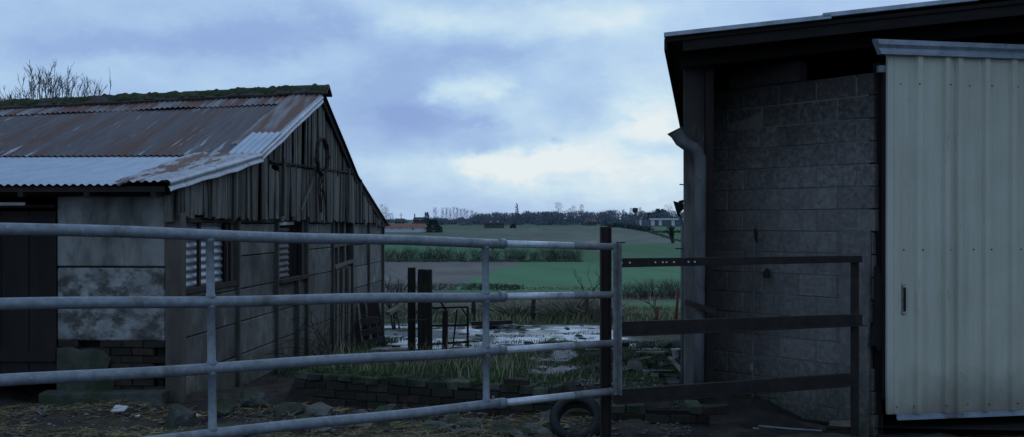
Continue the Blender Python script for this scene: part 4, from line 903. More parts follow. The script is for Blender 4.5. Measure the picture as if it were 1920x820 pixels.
# straw, gravel, grass: nobody could count these
R.seed(11); mb = MB()
while len(mb.f) < 6500:
    x = U(-60,1120); D = U(7.0,9.6); X = (x-960)/F*D
    if D > wallY(X)-.05 and X > -2.1: continue
    if X < -2.3 and D > 9.7: continue
    c = float(fbm(np.array([X*1.4+4]), np.array([D*2.2]), 3)[0])
    if c+(.07 if x > 540 else -.02) < U(.38,.66): continue
    p = V(X,D,gz(X,D)+U(.004,.03)); a = U(0,6.3); l = U(.04,.17); mb.sliver(p, V(math.cos(a)*l,math.sin(a)*l,U(-.01,.03)), U(.004,.008))
for (x, D) in ((795,8.9),(762,8.95),(756,8.9)):
    g = onG(x,D)
    for k in range(4): mb.sliver(g, V(U(-.05,.05),U(-.03,.03),U(.1,.22)), .008)
o = mb.build('straw', m_straw); o['kind'] = 'stuff'
mb = MB()
for k in range(3600):
    x = U(-60,1300); D = U(7.0,9.7) if R.random() < .8 else U(10,16.5); X = (x-960)/F*D
    if D > 9.7 and X < -1.9: continue
    s = U(.005,.022)*(1 if R.random() < .9 else 1.6); p = V(X,D,gz(X,D)+s*.3); q = [p+V(U(.6,1.3)*s*dx, U(.6,1.3)*s*dy, U(.4,.9)*s*dz) for dx,dy,dz in ((1,0,0),(-1,0,0),(0,1,0),(0,-1,0),(0,0,1),(0,0,-1))]
    mb._add(q, [(0,2,4),(2,1,4),(1,3,4),(3,0,4),(2,0,5),(1,2,5),(3,1,5),(0,3,5)])
o = mb.build('gravel', m_gravel); o['kind'] = 'stuff'
def grass(name, mat, n, region, hmin, hmax, w, thr=.45, seed=1, fs=1.2):
    R.seed(seed); mb = MB(); tries = 0
    xs, ys = [], []
    while len(xs) < n and tries < n*40:
        tries += 1; p = region()
        if p is None: continue
        xs.append(p[0]); ys.append(p[1])
    X = np.array(xs); Y = np.array(ys); c = fbm(X*fs+3, Y*fs, 4); Z = ground_np(X, Y)
    for x, y, z, d in zip(X, Y, Z, c):
        if d < thr+U(-.06,.06): continue
        h = U(hmin,hmax)*(.5+d); a = U(0,6.3); l = h*U(.2,.9); p = V(x,y,z-.01); t = V(math.cos(a+1.6),math.sin(a+1.6),0)*w*U(.6,1.2)
        q = p+V(math.cos(a)*l*.4,math.sin(a)*l*.4,h*.65); r = p+V(math.cos(a)*l,math.sin(a)*l,h)
        mb._add([p-t,p+t,q+t*.7,q-t*.7,r], [(0,1,2,3),(3,2,4)])
    o = mb.build(name, mat); o['kind'] = 'stuff'; return o
def reg_bank():
    X = U(-2.05,1.5); Y = U(wallY(X)+.16, 16.5)
    tx = .42+.045*(Y-12)
    if abs(X-tx) < .3 and Y > 10.3 and R.random() < .85: return None
    return X, Y
grass('grass', m_grass, 34000, reg_bank, .015, .06, .005, .43, 3)
grass('dry_grass', m_drygrass, 6000, reg_bank, .02, .09, .0035, .46, 4, 1.9)
def reg_tall():
    X = U(-1.9,.3); return X, U(wallY(X)+.3, 13.5)
grass('weeds', m_drygrass, 900, reg_tall, .1, .3, .004, .5, 14, 1.2)
R.seed(15); mb = MB()
while len(mb.f) < 1500:
    X = U(-2.0,.35); c = float(fbm(np.array([X*2.2]), np.array([.5]), 3)[0])
    if c < U(.42,.6): continue
    f = (X+2.01)/(.36+2.01); y = 9.9+(8.95-9.9)*f+U(.02,.24); p = V(X, y, .215+U(-.02,.01)); h = U(.02,.09); a = U(0,6.3)
    mb.sliver(p, V(math.cos(a)*h*.7, math.sin(a)*h*.7-.02, h*U(.3,1)), .008)
o = mb.build('grass', m_grass); o['kind'] = 'stuff'
def reg_right():
    Y = U(10.6,20); X = U((1150-960)/F*Y, (1283-960)/F*Y); return X, Y
grass('grass', m_grass, 8000, reg_right, .015, .07, .005, .46, 5)
def reg_slab():
    Y = U(16.4,30); X = U((700-960)/F*Y, (1283-960)/F*Y); return X, Y
grass('grass', m_grass, 12000, reg_slab, .015, .05, .009, .61, 6, .8)
def reg_gable():
    Y = U(13.2,21); X = C0.x+.059*(Y-10)+U(.1,.6)**1.3; return X, Y
grass('grass', m_grass, 1800, reg_gable, .04, .14, .006, .47, 7)
def reg_edge():
    Y = U(29,44); X = U((690-960)/F*Y, (1290-960)/F*Y); return X, Y
grass('dry_grass', m_drygrass, 12000, reg_edge, .06, .28, .012, .46, 8, .5)
grass('grass', m_grass, 8000, reg_edge, .06, .22, .012, .47, 9, .5)

# ------------------------------------------------------------------ yard things
def wood_post(x, D, ytop, w, label, lean=0):
    g = onG(x,D,-.2); zt = EYE-(ytop-HOR)/F*D; h = w/F*D/2; mb = MB(); rows = []
    n = 10
    for k in range(n+1):
        z = g.z+(zt-g.z)*k/n; row = []
        for j in range(17):
            a = 2*math.pi*j/16; ca, sa = math.cos(a), math.sin(a); m_ = max(abs(ca),abs(sa)); r = h/m_**.8*(1+.09*mnoise.noise(V(ca*2,sa*2,z*1.2+x)))*(1-.06*(k==n))
            row.append(V(g.x+ca*r+lean*k/n, D+sa*r*.8, z+(.02*mnoise.noise(V(ca*3,sa*3,x)) if k == n else 0)))
        rows.append(row)
    mb.strip(rows); mb.poly(rows[-1][:-1]); o = mb.build('wood_post', m_post_wood, None, loc=V(g.x,D,g.z+.2)); tag(o, label, 'post')
wood_post(772,14.6,502,15,'slim dark old timber post, left of the thick one')
wood_post(797,14.4,506,27,'thick dark mossy timber post before the wet slab')
# old metal hurdle leaning by the posts
hu = thing('metal_hurdle', onG(850,14.6), 'rusty little metal hurdle standing beside the thick timber post', 'hurdle')
def hb(name, x0, y0, x1, y1, r, D0=14.6, D1=14.6): mb = MB(); mb.bar(P(x0,y0,D0), P(x1,y1,D1), r, r, up=V(0,1,0)); mb.build(name, m_dark_steel, hu)
hb('frame_bar',806,578,878,576,.025); hb('frame_bar',877,577,877,655,.03); hb('frame_bar',808,646,878,641,.03); hb('frame_bar',808,611,878,610,.03); hb('upright',835,583,834,655,.075); hb('upright',857,580,849,652,.022); hb('brace',866,578,876,594,.02); hb('brace',822,560,838,584,.025)
# wooden pallet leaning at the gable end
pl = thing('wooden_pallet', onG(700,18.6), 'broken dark pallet leaning on the far end of the plank barn', 'pallet')
D = 18.2
for (x0,y0,x1,y1) in ((664,566,675,664),(679,566,690,664),(694,568,708,664),(704,566,722,664)):
    mb = MB(); mb.bar(P(x0,y0,D+.35), P(x1,y1,D-.15), .10, .03, up=V(0,1,0)); mb.build('stringer', m_dark_wood, pl)
for (xa,ya,xb,yb) in ((676,604,709,599),(678,626,713,617),(680,646,717,637)):
    mb = MB(); mb.bar(P(xa,ya,D-.06), P(xb,yb,D-.06), .03, .11); mb.build('slat', m_pallet, pl)
def board(a, b, w, th, mat, label, name='board', cat='board'):
    mb = MB(); mb.bar(a, b, w, th, jit=.004); c = (Vector(a)+Vector(b))/2; o = mb.build(name, mat, None, loc=c, bevel=.003); tag(o, label, cat)
board(P(727,588,18.5), P(756,570,19), .10, .06, m_pale_wood, 'sloping pale plank end beside the pallet')
board(P(884,607,22.6), P(960,604,22.8), .12, .08, m_dark_wood, 'dark beam lying along the back of the wet slab')
board(onG(1187,13.2,.05), onG(1224,13.0,.10), .07, .03, m_pale_wood, 'pale thin plank across the grass right of the gate post')
board(onG(1060,16.6,.07), onG(1180,16.4,.07), .09, .07, m_dark_wood, 'dark timber edge between the wet slab and the grass', 'timber_edge', 'timber')
board(onG(985,16.75,.07), onG(1058,16.6,.07), .09, .07, m_dark_wood, 'second dark timber edge, left along the slab', 'timber_edge', 'timber')
board(onG(1256,11.9,.2), onG(1279,11.3,.10), .05, .02, m_pale_wood, 'splintered lath leaning among rubble by the corner column')
board(onG(1240,12.6,.06), onG(1272,12.3,.12), .09, .02, m_grey_wood, 'weathered board lying in front of the white tub')
board(onG(1205,11.6,.03), onG(1262,11.8,.05), .08, .03, m_grey_wood, 'grey plank lying in rubble right of the broken slab')
board(onG(1195,14.6,.05), onG(1250,14.2,.06), .10, .03, m_pale_wood, 'broad pale plank among weeds behind the railing')
board(onG(1120,10.9,.03), onG(1160,11.6,.05), .08, .03, m_grey_wood, 'half buried plank behind the gate post')
# broken slab
def slab(x, y, D, pts, label, mat, tilt=.7, th=.03):
    c = P(x,y,D); c.z = max(c.z, gz(c.x,D)+.02); mb = MB(); ax = V(.97,.2,0); ay = V(-.2*math.cos(tilt),.97*math.cos(tilt),math.sin(tilt)); n_ = ax.cross(ay).normalized()
    mb.prism([c+ax*a+ay*b for a, b in pts], -n_*th); o = mb.build('slab_piece', mat, None, loc=c, bevel=.004); tag(o, label, 'slab')
slab(1191,716,10.6,[(-.09,-.02),(-.02,-.11),(.09,.0),(.07,.09),(-.05,.1)],'upright broken concrete slab in rubble behind the lowest bar',m_column,1.0)
slab(1222,703,11.4,[(-.09,-.04),(.06,-.06),(.1,.05),(-.03,.07)],'flat pale shard of slab right of the upright one',m_stone_pale,.25)
slab(1170,724,10.7,[(-.08,-.05),(.06,-.06),(.07,.05),(-.06,.06)],'flat pale slab piece lying against the gate post',m_stone_pale,.3)
slab(1262,715,11.0,[(-.07,-.05),(.06,-.04),(.05,.06),(-.06,.05)],'grey shard of slab nearest the corner column',m_stone_pale,.6)
slab(1206,708,11.1,[(-.03,-.03),(.03,-.03),(.035,.04),(-.02,.04)],'white shard standing beside the upright broken slab',m_white,.9)
R.seed(31)
for k in range(60):
    x = U(1152,1280); D = U(10.3,15); X = (x-960)/F*D; s = U(.02,.06); zg = gz(X,D); mb = MB(); mb.stone(V(X,D,zg+s*.3), s*U(1,1.8), s, s*U(.4,.8), k*2.3+50, U(0,3), 2)
    o = mb.build('rubble_stone', R.choice((m_stone,m_stone,m_stone_pale,m_brick)), None, loc=V(X,D,zg)); tag(o, 'lump of rubble in the weeds behind the iron railing', 'stone', 'rubble lumps behind the railing')
# white tub
tb = P(1268,657,14.0); tb.z = gz(tb.x,14.0); mb = MB(); n = 20; rows = []
for (z, r) in ((0,.045),(.12,.058),(.125,.064),(.14,.064),(.138,.056),(.02,.04)): rows.append([tb+V(math.cos(2*math.pi*j/n)*r,math.sin(2*math.pi*j/n)*r,z) for j in range(n+1)])
mb.strip(rows); mb.poly(rows[0][:-1]); o = mb.build('plastic_tub', m_white, None, loc=tb, smooth=True); tag(o, 'small white plastic tub by the foot of the corner column', 'tub')
# row of pale stones along the slab's right end
for k, (x, w) in enumerate(((1205,26),(1220,22),(1247,30),(1268,26))):
    stone(x, 633, w, 18, 17.6, ['pale rounded stone at the slab edge, nearest the gate post','second pale stone along the slab edge from the gate post','third pale stone along the slab edge from the gate post','pale stone at the slab edge closest to the corner column'][k], m_stone_pale, k)
# black heap behind the slab
mb = MB(); g = onG(925,26.5)
for (dx,dy,sx,sz) in ((0,0,.42,.14),(-.35,.1,.2,.1),(.4,.1,.3,.08),(.15,-.1,.25,.1)): mb.stone(g+V(dx,dy,sz*.5), sx, .35, sz, dx*7+3, 0, 3)
o = mb.build('plastic_heap', m_heap, None, loc=g, smooth=True); tag(o, 'crumpled black heap at the back of the wet slab', 'heap')
# pipes and wood lump at bottom right
for (x0,y0,x1,y1,lab) in ((1412,803,1500,818,'pale thin rod lying lowest at the foot of the block wall'),(1422,799,1541,808,'longer pale rod lying along the foot of the block wall')):
    mb = MB(); a = P(x0,y0,8.55); b = P(x1,y1,8.4); mb.tube([a,(a+b)/2+V(0,0,-.004),b], .008, 8); o = mb.build('metal_rod', m_galv, None, loc=(a+b)/2, smooth=True); tag(o, lab, 'rod')
wl_ = thing('wood_stack', P(1580,812,8.45), 'splintered wooden block lying beside the sliding door', 'wood block')
for k, (dx,dz,l,r_) in enumerate(((-.02,-.012,.13,-.5),(0,.02,.12,-.42),(.01,.05,.105,-.55))):
    mb = MB(); c = P(1580,806,8.45)+V(dx,0,dz); mb.obox(c, V(math.cos(r_),math.sin(r_),.05).normalized(), V(-math.sin(r_),math.cos(r_),0), V(0,0,1), l, .06, .014, jit=.008); mb.build('plank_end', m_pale_wood if k == 2 else m_dark_wood, wl_, bevel=.003)
# wire fence stakes beyond the yard and the leaning orange stake
def stake(x, yb, yt, D, r, mat, label, dx=0):
    a = P(x,yb,D); a.z = min(a.z, gz(a.x,D)); b = P(x+dx,yt,D); mb = MB(); mb.tube([a,(a+b)/2+V(U(-.01,.01),0,0),b], [r,r*.95,r*.85], 8); o = mb.build('fence_stake', mat, None, loc=a, smooth=True); tag(o, label, 'stake')
stake(888,598,563,31,.07,m_post_wood,'short dark fence stake left of the second gate upright'); stake(998,596,560,31,.07,m_post_wood,'leaning fence stake in brambles right of the second gate upright',3)
stake(1099,600,560,31,.08,m_post_wood,'fence stake at the foot of the thin sapling'); stake(1266,604,540,24,.035,m_orange,'leaning rusty orange stake beside the corner column',6); stake(1231,600,575,26,.05,m_orange,'stubby reddish stake in the middle of the gap',2)

# ------------------------------------------------------------------ twigs, saplings, trees
def grow(mt, mc, p, d, L_, r, lev, maxlev, kids=3, bend=.35, up=.25, thin=.62, n=3):
    pts = [p]; rr = [r]; k = 3
    for j in range(k):
        d = (d+V(U(-bend,bend),U(-bend,bend),U(-bend,bend)*.6+up*.3)*.5).normalized(); p = p+d*L_/k; pts.append(p); rr.append(r*(1-.45*(j+1)/k))
    (mt if lev == 0 else mc).tube(pts, rr, 6 if lev == 0 else n, cap=False)
    if lev >= maxlev: return
    for c in range(kids):
        f = U(.35,1) if c else 1; i = min(int(f*k), k-1); q = pts[i].lerp(pts[i+1], f*k-i if f < 1 else 1)
        nd = (d+V(U(-1,1),U(-1,1),U(-.3,.9))*.75).normalized()
        grow(mt, mc, q, nd, L_*U(.55,.85), r*thin*U(.8,1), lev+1, maxlev, kids, bend, up, thin, n)
def tree(name, base, H, seed, label, cat='tree', maxlev=5, kids=3, r=.12, mats=(m_bark,m_twig), first=.3, group=None, stems=1):
    R.seed(seed); mt = MB(); mc = MB(); root = thing(name, base, label, cat, group)
    for s in range(stems): grow(mt, mc, Vector(base)+V(U(-.2,.2),U(-.2,.2),-.1)*(s > 0), V(U(-.15,.15),U(-.15,.15),1).normalized(), H*first, r, 0, maxlev, kids)
    zt = max(v.z for v in mc.v)-base[2]; k = H/zt
    for m_ in (mt, mc):
        for i, v in enumerate(m_.v): m_.v[i] = Vector(base)+(v-Vector(base))*k
    mt.build('trunk', mats[0], root); mc.build('crown', mats[1], root); return root
def domed_tree(x, D, ytop, halfw, label, seed):
    R.seed(seed); X = (x-960)/F*D; base = V(X, D, gz(X,D)); zt = EYE-(ytop-HOR)/F*D; root = thing('bare_tree', base, label, 'tree'); mt = MB(); mc = MB()
    fork = V(X, D, base.z+(zt-base.z)*.36); mt.tube([base+V(0,0,-.2), base.lerp(fork,.5)+V(.04,0,0), fork], [.17,.13,.11], 8)
    for k in range(95):
        a = U(0,6.283); q = math.sqrt(R.random()); lobe = .915+.035*math.sin(q*math.cos(a)*5.2+2.6)
        tip = V(X+math.cos(a)*q*halfw, D+math.sin(a)*q*halfw*.8, fork.z+(zt-fork.z)*math.sqrt(max(.05,1-.34*q*q))*lobe*U(.88,1.02))
        d0 = V((tip.x-fork.x)*.5, (tip.y-fork.y)*.5, (tip-fork).length*.35); pts = []; n = 9
        for j in range(n+1):
            f = j/n; p = fork*(1-f)**2+(fork+d0*1.0+V((tip.x-fork.x)*.35,(tip.y-fork.y)*.35,0))*2*f*(1-f)+tip*f*f
            pts.append(p+V(U(-.05,.05),U(-.05,.05),U(-.03,.03))*f)
        L_ = (tip-fork).length; mc.tube(pts, [.026*(1-f/n)**1.1+.005 for f in range(n+1)], 4, cap=False)
        for j in range(3, n+1):
            for _ in range(2):
                p = pts[j] if j == n else pts[j].lerp(pts[j+1], R.random()); dr = (pts[j]-pts[j-1]).normalized(); l = L_*U(.05,.11)
                d = (dr+V(U(-1,1),U(-1,1),U(-.2,.6))*.75).normalized(); q1 = p+d*l*.5; d2 = (d+V(U(-.3,.3),U(-.3,.3),.25)).normalized(); q2 = q1+d2*l*.5
                mc.tube([p,q1,q2], [.007,.005,.0035], 3, cap=False)
                for _ in range(3):
                    f = U(.3,1); e = p.lerp(q1, f*2) if f < .5 else q1.lerp(q2, f*2-1); dd_ = (d2+V(U(-1,1),U(-1,1),U(-.2,.7))*.7).normalized(); mc.tube([e, e+dd_*l*U(.3,.6)], [.005,.003], 3, cap=False)
    mt.build('trunk', m_bark, root); mc.build('crown', m_treetwig, root)
domed_tree(112, 28, 117, 1.62, 'bare winter tree with a wide domed crown rising behind the barn roof', 5)
for (x, D, H, sd0, lab) in ((1098,30.5,1.75,3,'thin bare sapling left of the gate post'),(1237,27,1.3,8,'crooked reddish sapling between gate post and corner column')):
    b = onG(x,D); tree('sapling', b, H, sd0, lab, 'sapling', maxlev=3, kids=3, r=.03, first=.45)
b = onG(737,26); tree('bare_bush', b, 1.5, 6, 'bare twiggy bush beyond the far barn corner', 'bush', maxlev=4, kids=3, r=.025, first=.3, stems=4)
# bramble tangle in front of the gable wall
R.seed(14); br = thing('bramble', onG(592,13.6), 'tangle of bare bramble stems in front of the concrete panels', 'bramble'); mb = MB()
for k in range(34):
    D = U(12.6,15.5); x = U(560,640); p = onG(x,D); pts = [p]; d = V(U(-.4,.4),U(-.4,.2),1).normalized()
    for j in range(9):
        d = (d+V(U(-.35,.35),U(-.3,.3),U(-.42,.08))).normalized(); p = p+d*U(.07,.14); pts.append(p)
    mb.tube(pts, [.006*(1-.07*j) for j in range(10)], 3, cap=False)
mb.build('stems', m_twig, br)
# strands of fence wire by the posts
for (ya, yb, lab) in ((578,600,'upper rusty wire strand running from barn to timber posts'),(648,656,'lower rusty wire strand running from barn to timber posts')):
    pts = []
    for k in range(13):
        f = k/12; x = 625+(800-625)*f; pts.append(P(x, ya+(yb-ya)*f+8*math.sin(f*math.pi), 14.0))
    mb = MB(); mb.tube(pts, .0035, 4); o = mb.build('fence_wire', m_grey_wood, None, loc=pts[6]); tag(o, lab, 'wire')

# ------------------------------------------------------------------ hedges and bushes of the middle distance
def twig_bush(mb, base, w, h, n, tw, spread=.5, d=None):
    for k in range(n):
        a = U(0,6.3); q = math.sqrt(U(0,1)); p = V(base.x+math.cos(a)*q*w*.28, base.y+math.sin(a)*q*(d or w)*.28, base.z+U(0,.55)*h)
        dv = V(math.cos(a)*q*w*spread*.5+U(-.1,.1)*w, math.sin(a)*q*w*spread*.5, h*U(.25,.55)); mb.sliver(p, dv, tw*U(.7,1.5))
def bush_proto(name, w, h, n, tw, mat, seed, spread=.5, stem=True):
    R.seed(seed); mb = MB(); twig_bush(mb, V(0,0,0), w, h, n, tw, spread)
    for k in range(n//6):
        a = U(0,6.3); q = U(0,1)*w*.36; mb.sliver(V(math.cos(a)*q,math.sin(a)*q,U(0,.2)*h), V(U(-.3,.3)*w*.3,U(-.3,.3)*w*.3,h*.25), tw*3)
    me_o = mb.build(name, mat); return me_o
def scatter(protos, spots, label, cat, group):
    used = set()
    for i, (p, s, sz) in enumerate(spots):
        k = i % len(protos)
        o = protos[k] if k not in used else protos[k].copy()
        if k in used: col.objects.link(o)
        used.add(k); o.location = p; o.rotation_euler = (0,0,i*1.7); o.scale = (s,s,sz); tag(o, label, cat, group)
R.seed(40)
pr = [bush_proto('field_shrub', 2.7, 3.0, 260, .035, m_shrub, 60+k, 1.0) for k in range(5)]
spots = []
for x in (728,750,772,793,815,837,862,896,925,958,978,1003,1026,1045,1062,1079): p = G(x+U(-3,3), 490); spots.append((p+V(0,0,-.1), U(1.0,1.35), U(.95,1.25)))
scatter(pr, spots, 'twiggy shrub in the row across the green valley field', 'shrub', 'shrubs in the row across the valley')
R.seed(41)
pr = [bush_proto('hedge_bush', 1.0, 1.15, 150, .012, m_hedge, 80+k, 1.0) for k in range(4)]
spots = [(G(x, 561)+V(0,0,-.05), U(.85,1.2), U(.8,1.25)) for x in (1170,1180,1196,1203,1213,1231,1243,1252,1264,1273)]
scatter(pr, spots, 'bare dark hedge bush beyond the gap beside the block barn', 'bush', 'hedge bushes beyond the gap')
R.seed(42)
pr = [bush_proto('bramble_bush', 2.0, .85, 520, .03, m_bramble, 90+k, .9) for k in range(4)]
spots = []
for x in (926,948,968,990,1012,1035,1055,1075,1098,1118): D = U(30,36); spots.append((onG(x,D,-.05), U(.7,1.05), U(.7,1.15)))
for x in (742,764,790,830,860): D = U(31,36); spots.append((onG(x,D,-.05), U(.7,1), U(.5,.9)))
scatter(pr, spots, 'low brown bramble bush along the edge of the yard bank', 'bush', 'bramble bushes on the bank')
def hedge(name, pts, h, w, n, tw, mat, label, seed):
    R.seed(seed); mb = MB(); tot = sum((b-a).length for a, b in zip(pts, pts[1:]))
    for a, b in zip(pts, pts[1:]):
        k = int(n*(b-a).length/tot)
        for _ in range(k):
            f = R.random(); p = a.lerp(b, f); hh = h*(.8+.35*mnoise.noise(V(p.x*.15,p.y*.15,seed))); p = p+V(U(-w,w)/2,U(-w,w)/2,U(0,.75)*hh)
            mb.sliver(p, V(U(-.5,.5)*w,U(-.5,.5)*w,U(.15,.4)*hh), tw*U(.6,1.5))
    o = mb.build(name, mat, None, loc=pts[0]); tag(o, label, 'hedge')
hedge('hedge', [G(x,545) for x in (700,760,820,870)], .8, .5, 700, .06, m_hedge, 'ragged bare hedge at the lower edge of the brown field', 1)
hedge('hedge', [G(x,545) for x in (872,900,940,980)], .65, .5, 900, .06, m_hedge, 'dense dark hedge running behind the second gate upright', 2)
hedge('hedge', [G(x,545) for x in (982,1040,1090,1125)], .4, .5, 500, .05, m_bramble, 'low ragged hedge right of the second gate upright', 3)
hedge('hedge', [G(x,y) for x, y in ((1140,425.6),(1165,427),(1190,430),(1217,435))], 2.6, 3, 1400, .6, m_fardark, 'dark curved hedge bounding the ploughed hill field', 4)
hedge('hedge', [G(x,y) for x, y in ((1217,436),(1240,443),(1262,450),(1290,457))], .8, 1.2, 900, .3, m_shrub, 'low thin hedge curving down below the pollard tree', 5)
hedge('hedge', [G(x,y) for x, y in ((1222,437),(1250,437),(1300,436))], 1.3, 1.5, 700, .35, m_shrub, 'straight far hedge below the white building', 6)
hedge('hedge', [G(x,491.5) for x in (700,800,900,1000,1090)], .75, 1.0, 2200, .12, m_hedge, 'long low dark hedge line at the foot of the shrub row', 7)
# ------------------------------------------------------------------ far trees and houses
def far_tree(x, ytop, wpx, ybase, D, kind, label, name='bare_tree', group=None, seed=0):
    R.seed(int(x*7+seed)); X = (x-960)/F*D; zb = gz(X,D)-.3; H = EYE-(ytop-HOR)/F*D-zb; w = wpx/F*D
    root = thing(name, V(X,D,zb), label, 'tree', group); mt = MB(); q_ = .35 if kind == 'poplar' else 1; mt.tube([V(X,D,zb), V(X,D,zb+H*.45), V(X,D,zb+H*.8)], [H*.02*q_,H*.012*q_,H*.003*q_], 5); mc = MB()
    for k in range({'bare':380,'poplar':210,'spire':170,'dark':420}[kind]):
        if kind == 'bare':
            f = U(.25,.95); rad = w*.5*math.sqrt(max(.02,1-((f-.6)/.42)**2)); a = U(0,6.3); q = math.sqrt(R.random())*rad
            p = V(X+math.cos(a)*q*.8, D+math.sin(a)*q*.8, zb+H*(f-.04)); dv = V(math.cos(a)*q*.3+U(-.3,.3), math.sin(a)*q*.3, H*U(.03,.08)); wd_ = U(.07,.15)
        elif kind == 'poplar':
            f = U(.12,.92); a = U(0,6.3); q = w*.55*(1-f*.55)*R.random(); p = V(X+math.cos(a)*q, D+math.sin(a)*q, zb+H*f*.93); dv = V(math.cos(a)*w*.25, math.sin(a)*w*.25, H*U(.06,.14)); wd_ = U(.06,.13)
        else:
            f = U(.05,.97); a = U(0,6.3); q = w*.5*(1-f**2.2)*math.sqrt(R.random()) if kind == 'spire' else w*.5*math.sqrt(max(0,1-f**2.2))*math.sqrt(R.random()); p = V(X+math.cos(a)*q, D+math.sin(a)*q, zb+H*f*.95); dv = V(math.cos(a)*w*.2, math.sin(a)*w*.2, H*U(.02,.08)); wd_ = w*.14
        mc.sliver(p, dv, wd_)
    mt.build('trunk', m_fartree if kind in ('bare','poplar') else m_fardark, root); mc.build('crown', m_fartree if kind in ('bare','poplar') else m_fardark, root)
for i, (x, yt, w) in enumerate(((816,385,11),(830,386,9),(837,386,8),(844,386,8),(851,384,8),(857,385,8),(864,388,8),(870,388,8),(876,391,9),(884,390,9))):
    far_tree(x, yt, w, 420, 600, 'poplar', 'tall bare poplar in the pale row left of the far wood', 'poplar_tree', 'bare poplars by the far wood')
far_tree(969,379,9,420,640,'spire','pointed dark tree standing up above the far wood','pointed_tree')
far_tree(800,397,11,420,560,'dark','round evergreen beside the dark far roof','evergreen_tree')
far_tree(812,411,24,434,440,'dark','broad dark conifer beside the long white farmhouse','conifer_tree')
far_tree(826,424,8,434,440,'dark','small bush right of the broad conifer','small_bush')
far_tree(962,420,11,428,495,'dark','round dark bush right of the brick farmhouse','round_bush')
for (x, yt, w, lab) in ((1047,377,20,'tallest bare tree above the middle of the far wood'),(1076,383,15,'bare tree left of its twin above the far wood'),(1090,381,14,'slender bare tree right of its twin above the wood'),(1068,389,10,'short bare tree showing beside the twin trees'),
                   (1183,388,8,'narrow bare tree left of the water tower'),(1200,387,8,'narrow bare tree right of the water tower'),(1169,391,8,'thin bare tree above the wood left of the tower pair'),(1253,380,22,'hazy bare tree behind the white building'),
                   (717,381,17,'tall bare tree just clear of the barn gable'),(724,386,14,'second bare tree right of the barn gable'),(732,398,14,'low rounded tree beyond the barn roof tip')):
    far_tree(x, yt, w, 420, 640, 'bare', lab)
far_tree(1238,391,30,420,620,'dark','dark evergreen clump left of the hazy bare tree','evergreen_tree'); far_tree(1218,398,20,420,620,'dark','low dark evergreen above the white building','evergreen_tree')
# pollard by the block barn
b = G(1262,456); tree('pollard_tree', b, 6.2, 9, 'bare pollard tree on the hill field beside the block barn', maxlev=4, kids=4, r=.45, first=.28, mats=(m_bark,m_twig))
# the wood: one mass
R.seed(77); mb = MB()
for i in range(330):
    D = U(565,720); x = U(560,1420); 
    if x < 880 and R.random() < (.55 if x > 800 else .8): continue
    X = (x-960)/F*D; zb = gz(X,D)-.5
    top = 396 if x > 985 else 399
    if x < 890: top = 409
    if x < 800: top = 414
    top += 5*mnoise.noise(V(x*.03,1,1))+3*mnoise.noise(V(x*.12,5,1))+U(-1.5,5)
    H = max(2.5, EYE-(top-HOR)/F*D-zb); w = U(3,5)
    for k in range(130):
        f = R.random(); a = U(0,6.3); q = w*math.sqrt(max(.02,1-abs(f*1.5-.6)**2))*math.sqrt(R.random()); p = V(X+math.cos(a)*q, D+math.sin(a)*q, zb+H*f*.92)
        mb.sliver(p, V(U(-.6,.6),U(-.6,.6),U(.5,1.5)), U(.35,1.3)*(1.15-f*.75))
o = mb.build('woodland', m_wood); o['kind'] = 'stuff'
# houses
def house(name, x0, x1, ybase, ywall, yroof, D, wallm, roofm, label, depth=8, wins=(), chim=(), hip=.0, cat='house'):
    X0, X1 = (x0-960)/F*D, (x1-960)/F*D; zb = EYE-(ybase-HOR)/F*D; zw = EYE-(ywall-HOR)/F*D; zr = EYE-(yroof-HOR)/F*D
    root = thing(name, V((X0+X1)/2,D,zb), label, cat); mb = MB(); zb -= 1
    mb.hexa([V(X0,D,zb),V(X1,D,zb),V(X1,D+depth,zb),V(X0,D+depth,zb),V(X0,D,zw),V(X1,D,zw),V(X1,D+depth,zw),V(X0,D+depth,zw)]); wall = mb.build('wall', wallm, root)
    rf = None
    if zr > zw+.2:
        mb = MB(); o_ = .4; mb._add([V(X0-o_,D-o_,zw),V(X1+o_,D-o_,zw),V(X1+o_,D+depth+o_,zw),V(X0-o_,D+depth+o_,zw),V(X0+hip,D+depth/2,zr),V(X1-hip,D+depth/2,zr)], [(0,1,5,4),(2,3,4,5),(1,2,5),(3,0,4),(3,2,1,0)]); rf = mb.build('roof', roofm, root)
    for (wx, wy, ww, wh, mt) in wins:
        a = P(wx,wy,D-.08); hw, hh = ww/F*D/2, wh/F*D/2; mb = MB(); mb.obox(a, V(1,0,0), V(0,1,0), V(0,0,1), hw, .06, hh); mb.build('window', mt, root)
    for (cx, cy, cw, ch) in chim:
        a = P(cx,cy,D+depth*.5); mb = MB(); mb.obox(a, V(1,0,0), V(0,1,0), V(0,0,1), cw/F*D/2, .45, ch/F*D/2); mb.build('chimney', m_far_brick, rf or root)
    if rf:
        pass
    return root
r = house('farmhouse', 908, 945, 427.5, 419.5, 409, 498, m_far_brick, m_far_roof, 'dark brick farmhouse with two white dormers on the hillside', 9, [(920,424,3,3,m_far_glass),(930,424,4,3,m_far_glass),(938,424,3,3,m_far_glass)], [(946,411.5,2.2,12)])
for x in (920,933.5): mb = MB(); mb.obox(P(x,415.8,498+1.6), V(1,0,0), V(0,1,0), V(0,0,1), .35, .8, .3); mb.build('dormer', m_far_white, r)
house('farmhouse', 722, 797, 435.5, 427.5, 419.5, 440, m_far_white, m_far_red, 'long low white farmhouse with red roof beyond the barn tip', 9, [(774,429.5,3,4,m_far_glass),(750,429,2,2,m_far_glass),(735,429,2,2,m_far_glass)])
house('dark_house', 775, 798, 420, 413, 407.5, 585, m_far_brick, m_far_roof, 'dark roofed house left of the round evergreen', 8, [(788,412.5,2.5,2,m_far_white)], [(777.5,405,1.8,8)])
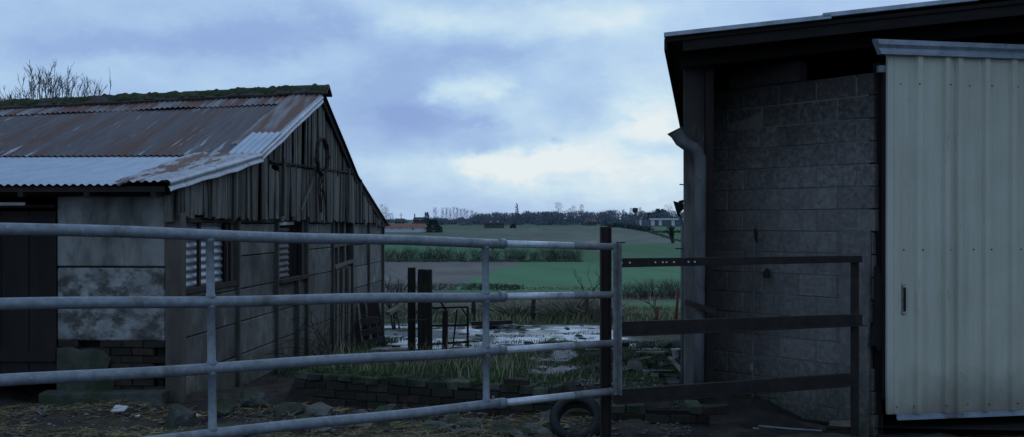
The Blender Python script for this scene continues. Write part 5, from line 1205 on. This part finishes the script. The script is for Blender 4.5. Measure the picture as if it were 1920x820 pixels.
house('dark_house', 740, 757, 420.5, 416, 410, 570, m_far_brick, m_far_roof, 'dark roofed house left of the small spire', 8)
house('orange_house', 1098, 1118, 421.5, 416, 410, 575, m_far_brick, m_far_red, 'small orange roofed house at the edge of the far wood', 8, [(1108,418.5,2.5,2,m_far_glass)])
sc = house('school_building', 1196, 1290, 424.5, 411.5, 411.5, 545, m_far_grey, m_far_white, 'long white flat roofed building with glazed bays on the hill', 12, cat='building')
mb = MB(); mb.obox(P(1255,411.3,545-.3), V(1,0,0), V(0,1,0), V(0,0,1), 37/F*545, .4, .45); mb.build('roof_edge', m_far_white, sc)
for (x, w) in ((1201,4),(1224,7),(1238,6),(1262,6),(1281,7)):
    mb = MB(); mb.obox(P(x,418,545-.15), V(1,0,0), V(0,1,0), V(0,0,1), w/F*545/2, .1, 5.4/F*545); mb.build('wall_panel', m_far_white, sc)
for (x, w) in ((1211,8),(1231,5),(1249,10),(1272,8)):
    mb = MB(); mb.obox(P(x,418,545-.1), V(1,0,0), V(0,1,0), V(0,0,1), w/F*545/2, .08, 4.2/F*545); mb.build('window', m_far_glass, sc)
mb = MB(); wt = P(1191,405,690); wt.z = gz(wt.x,690); tw = thing('water_tower', wt, 'slim dark water tower rising over the far wood', 'water tower')
tz = EYE-(390-HOR)/F*690
mb.tube([wt, V(wt.x,wt.y,tz-3)], [.8,.6], 10); mb.build('shaft', m_far_roof, tw); mb = MB(); mb.tube([V(wt.x,wt.y,tz-3.2),V(wt.x,wt.y,tz-2.2),V(wt.x,wt.y,tz-.3),V(wt.x,wt.y,tz)], [.8,1.8,1.8,1.2], 12); mb.build('tank', m_far_roof, tw)
mb = MB(); pz = P(752,400,560); zb_ = gz(pz.x,560); mb.tube([V(pz.x,560,zb_),V(pz.x,560,pz.z)], .18, 6); mb.bar(V(pz.x-.9,560,pz.z-1),V(pz.x+.9,560,pz.z-1),.15,.15); o = mb.build('utility_pole', m_far_grey, None, loc=V(pz.x,560,zb_)); tag(o, 'thin pole above the roofs right of the barn tip', 'pole')
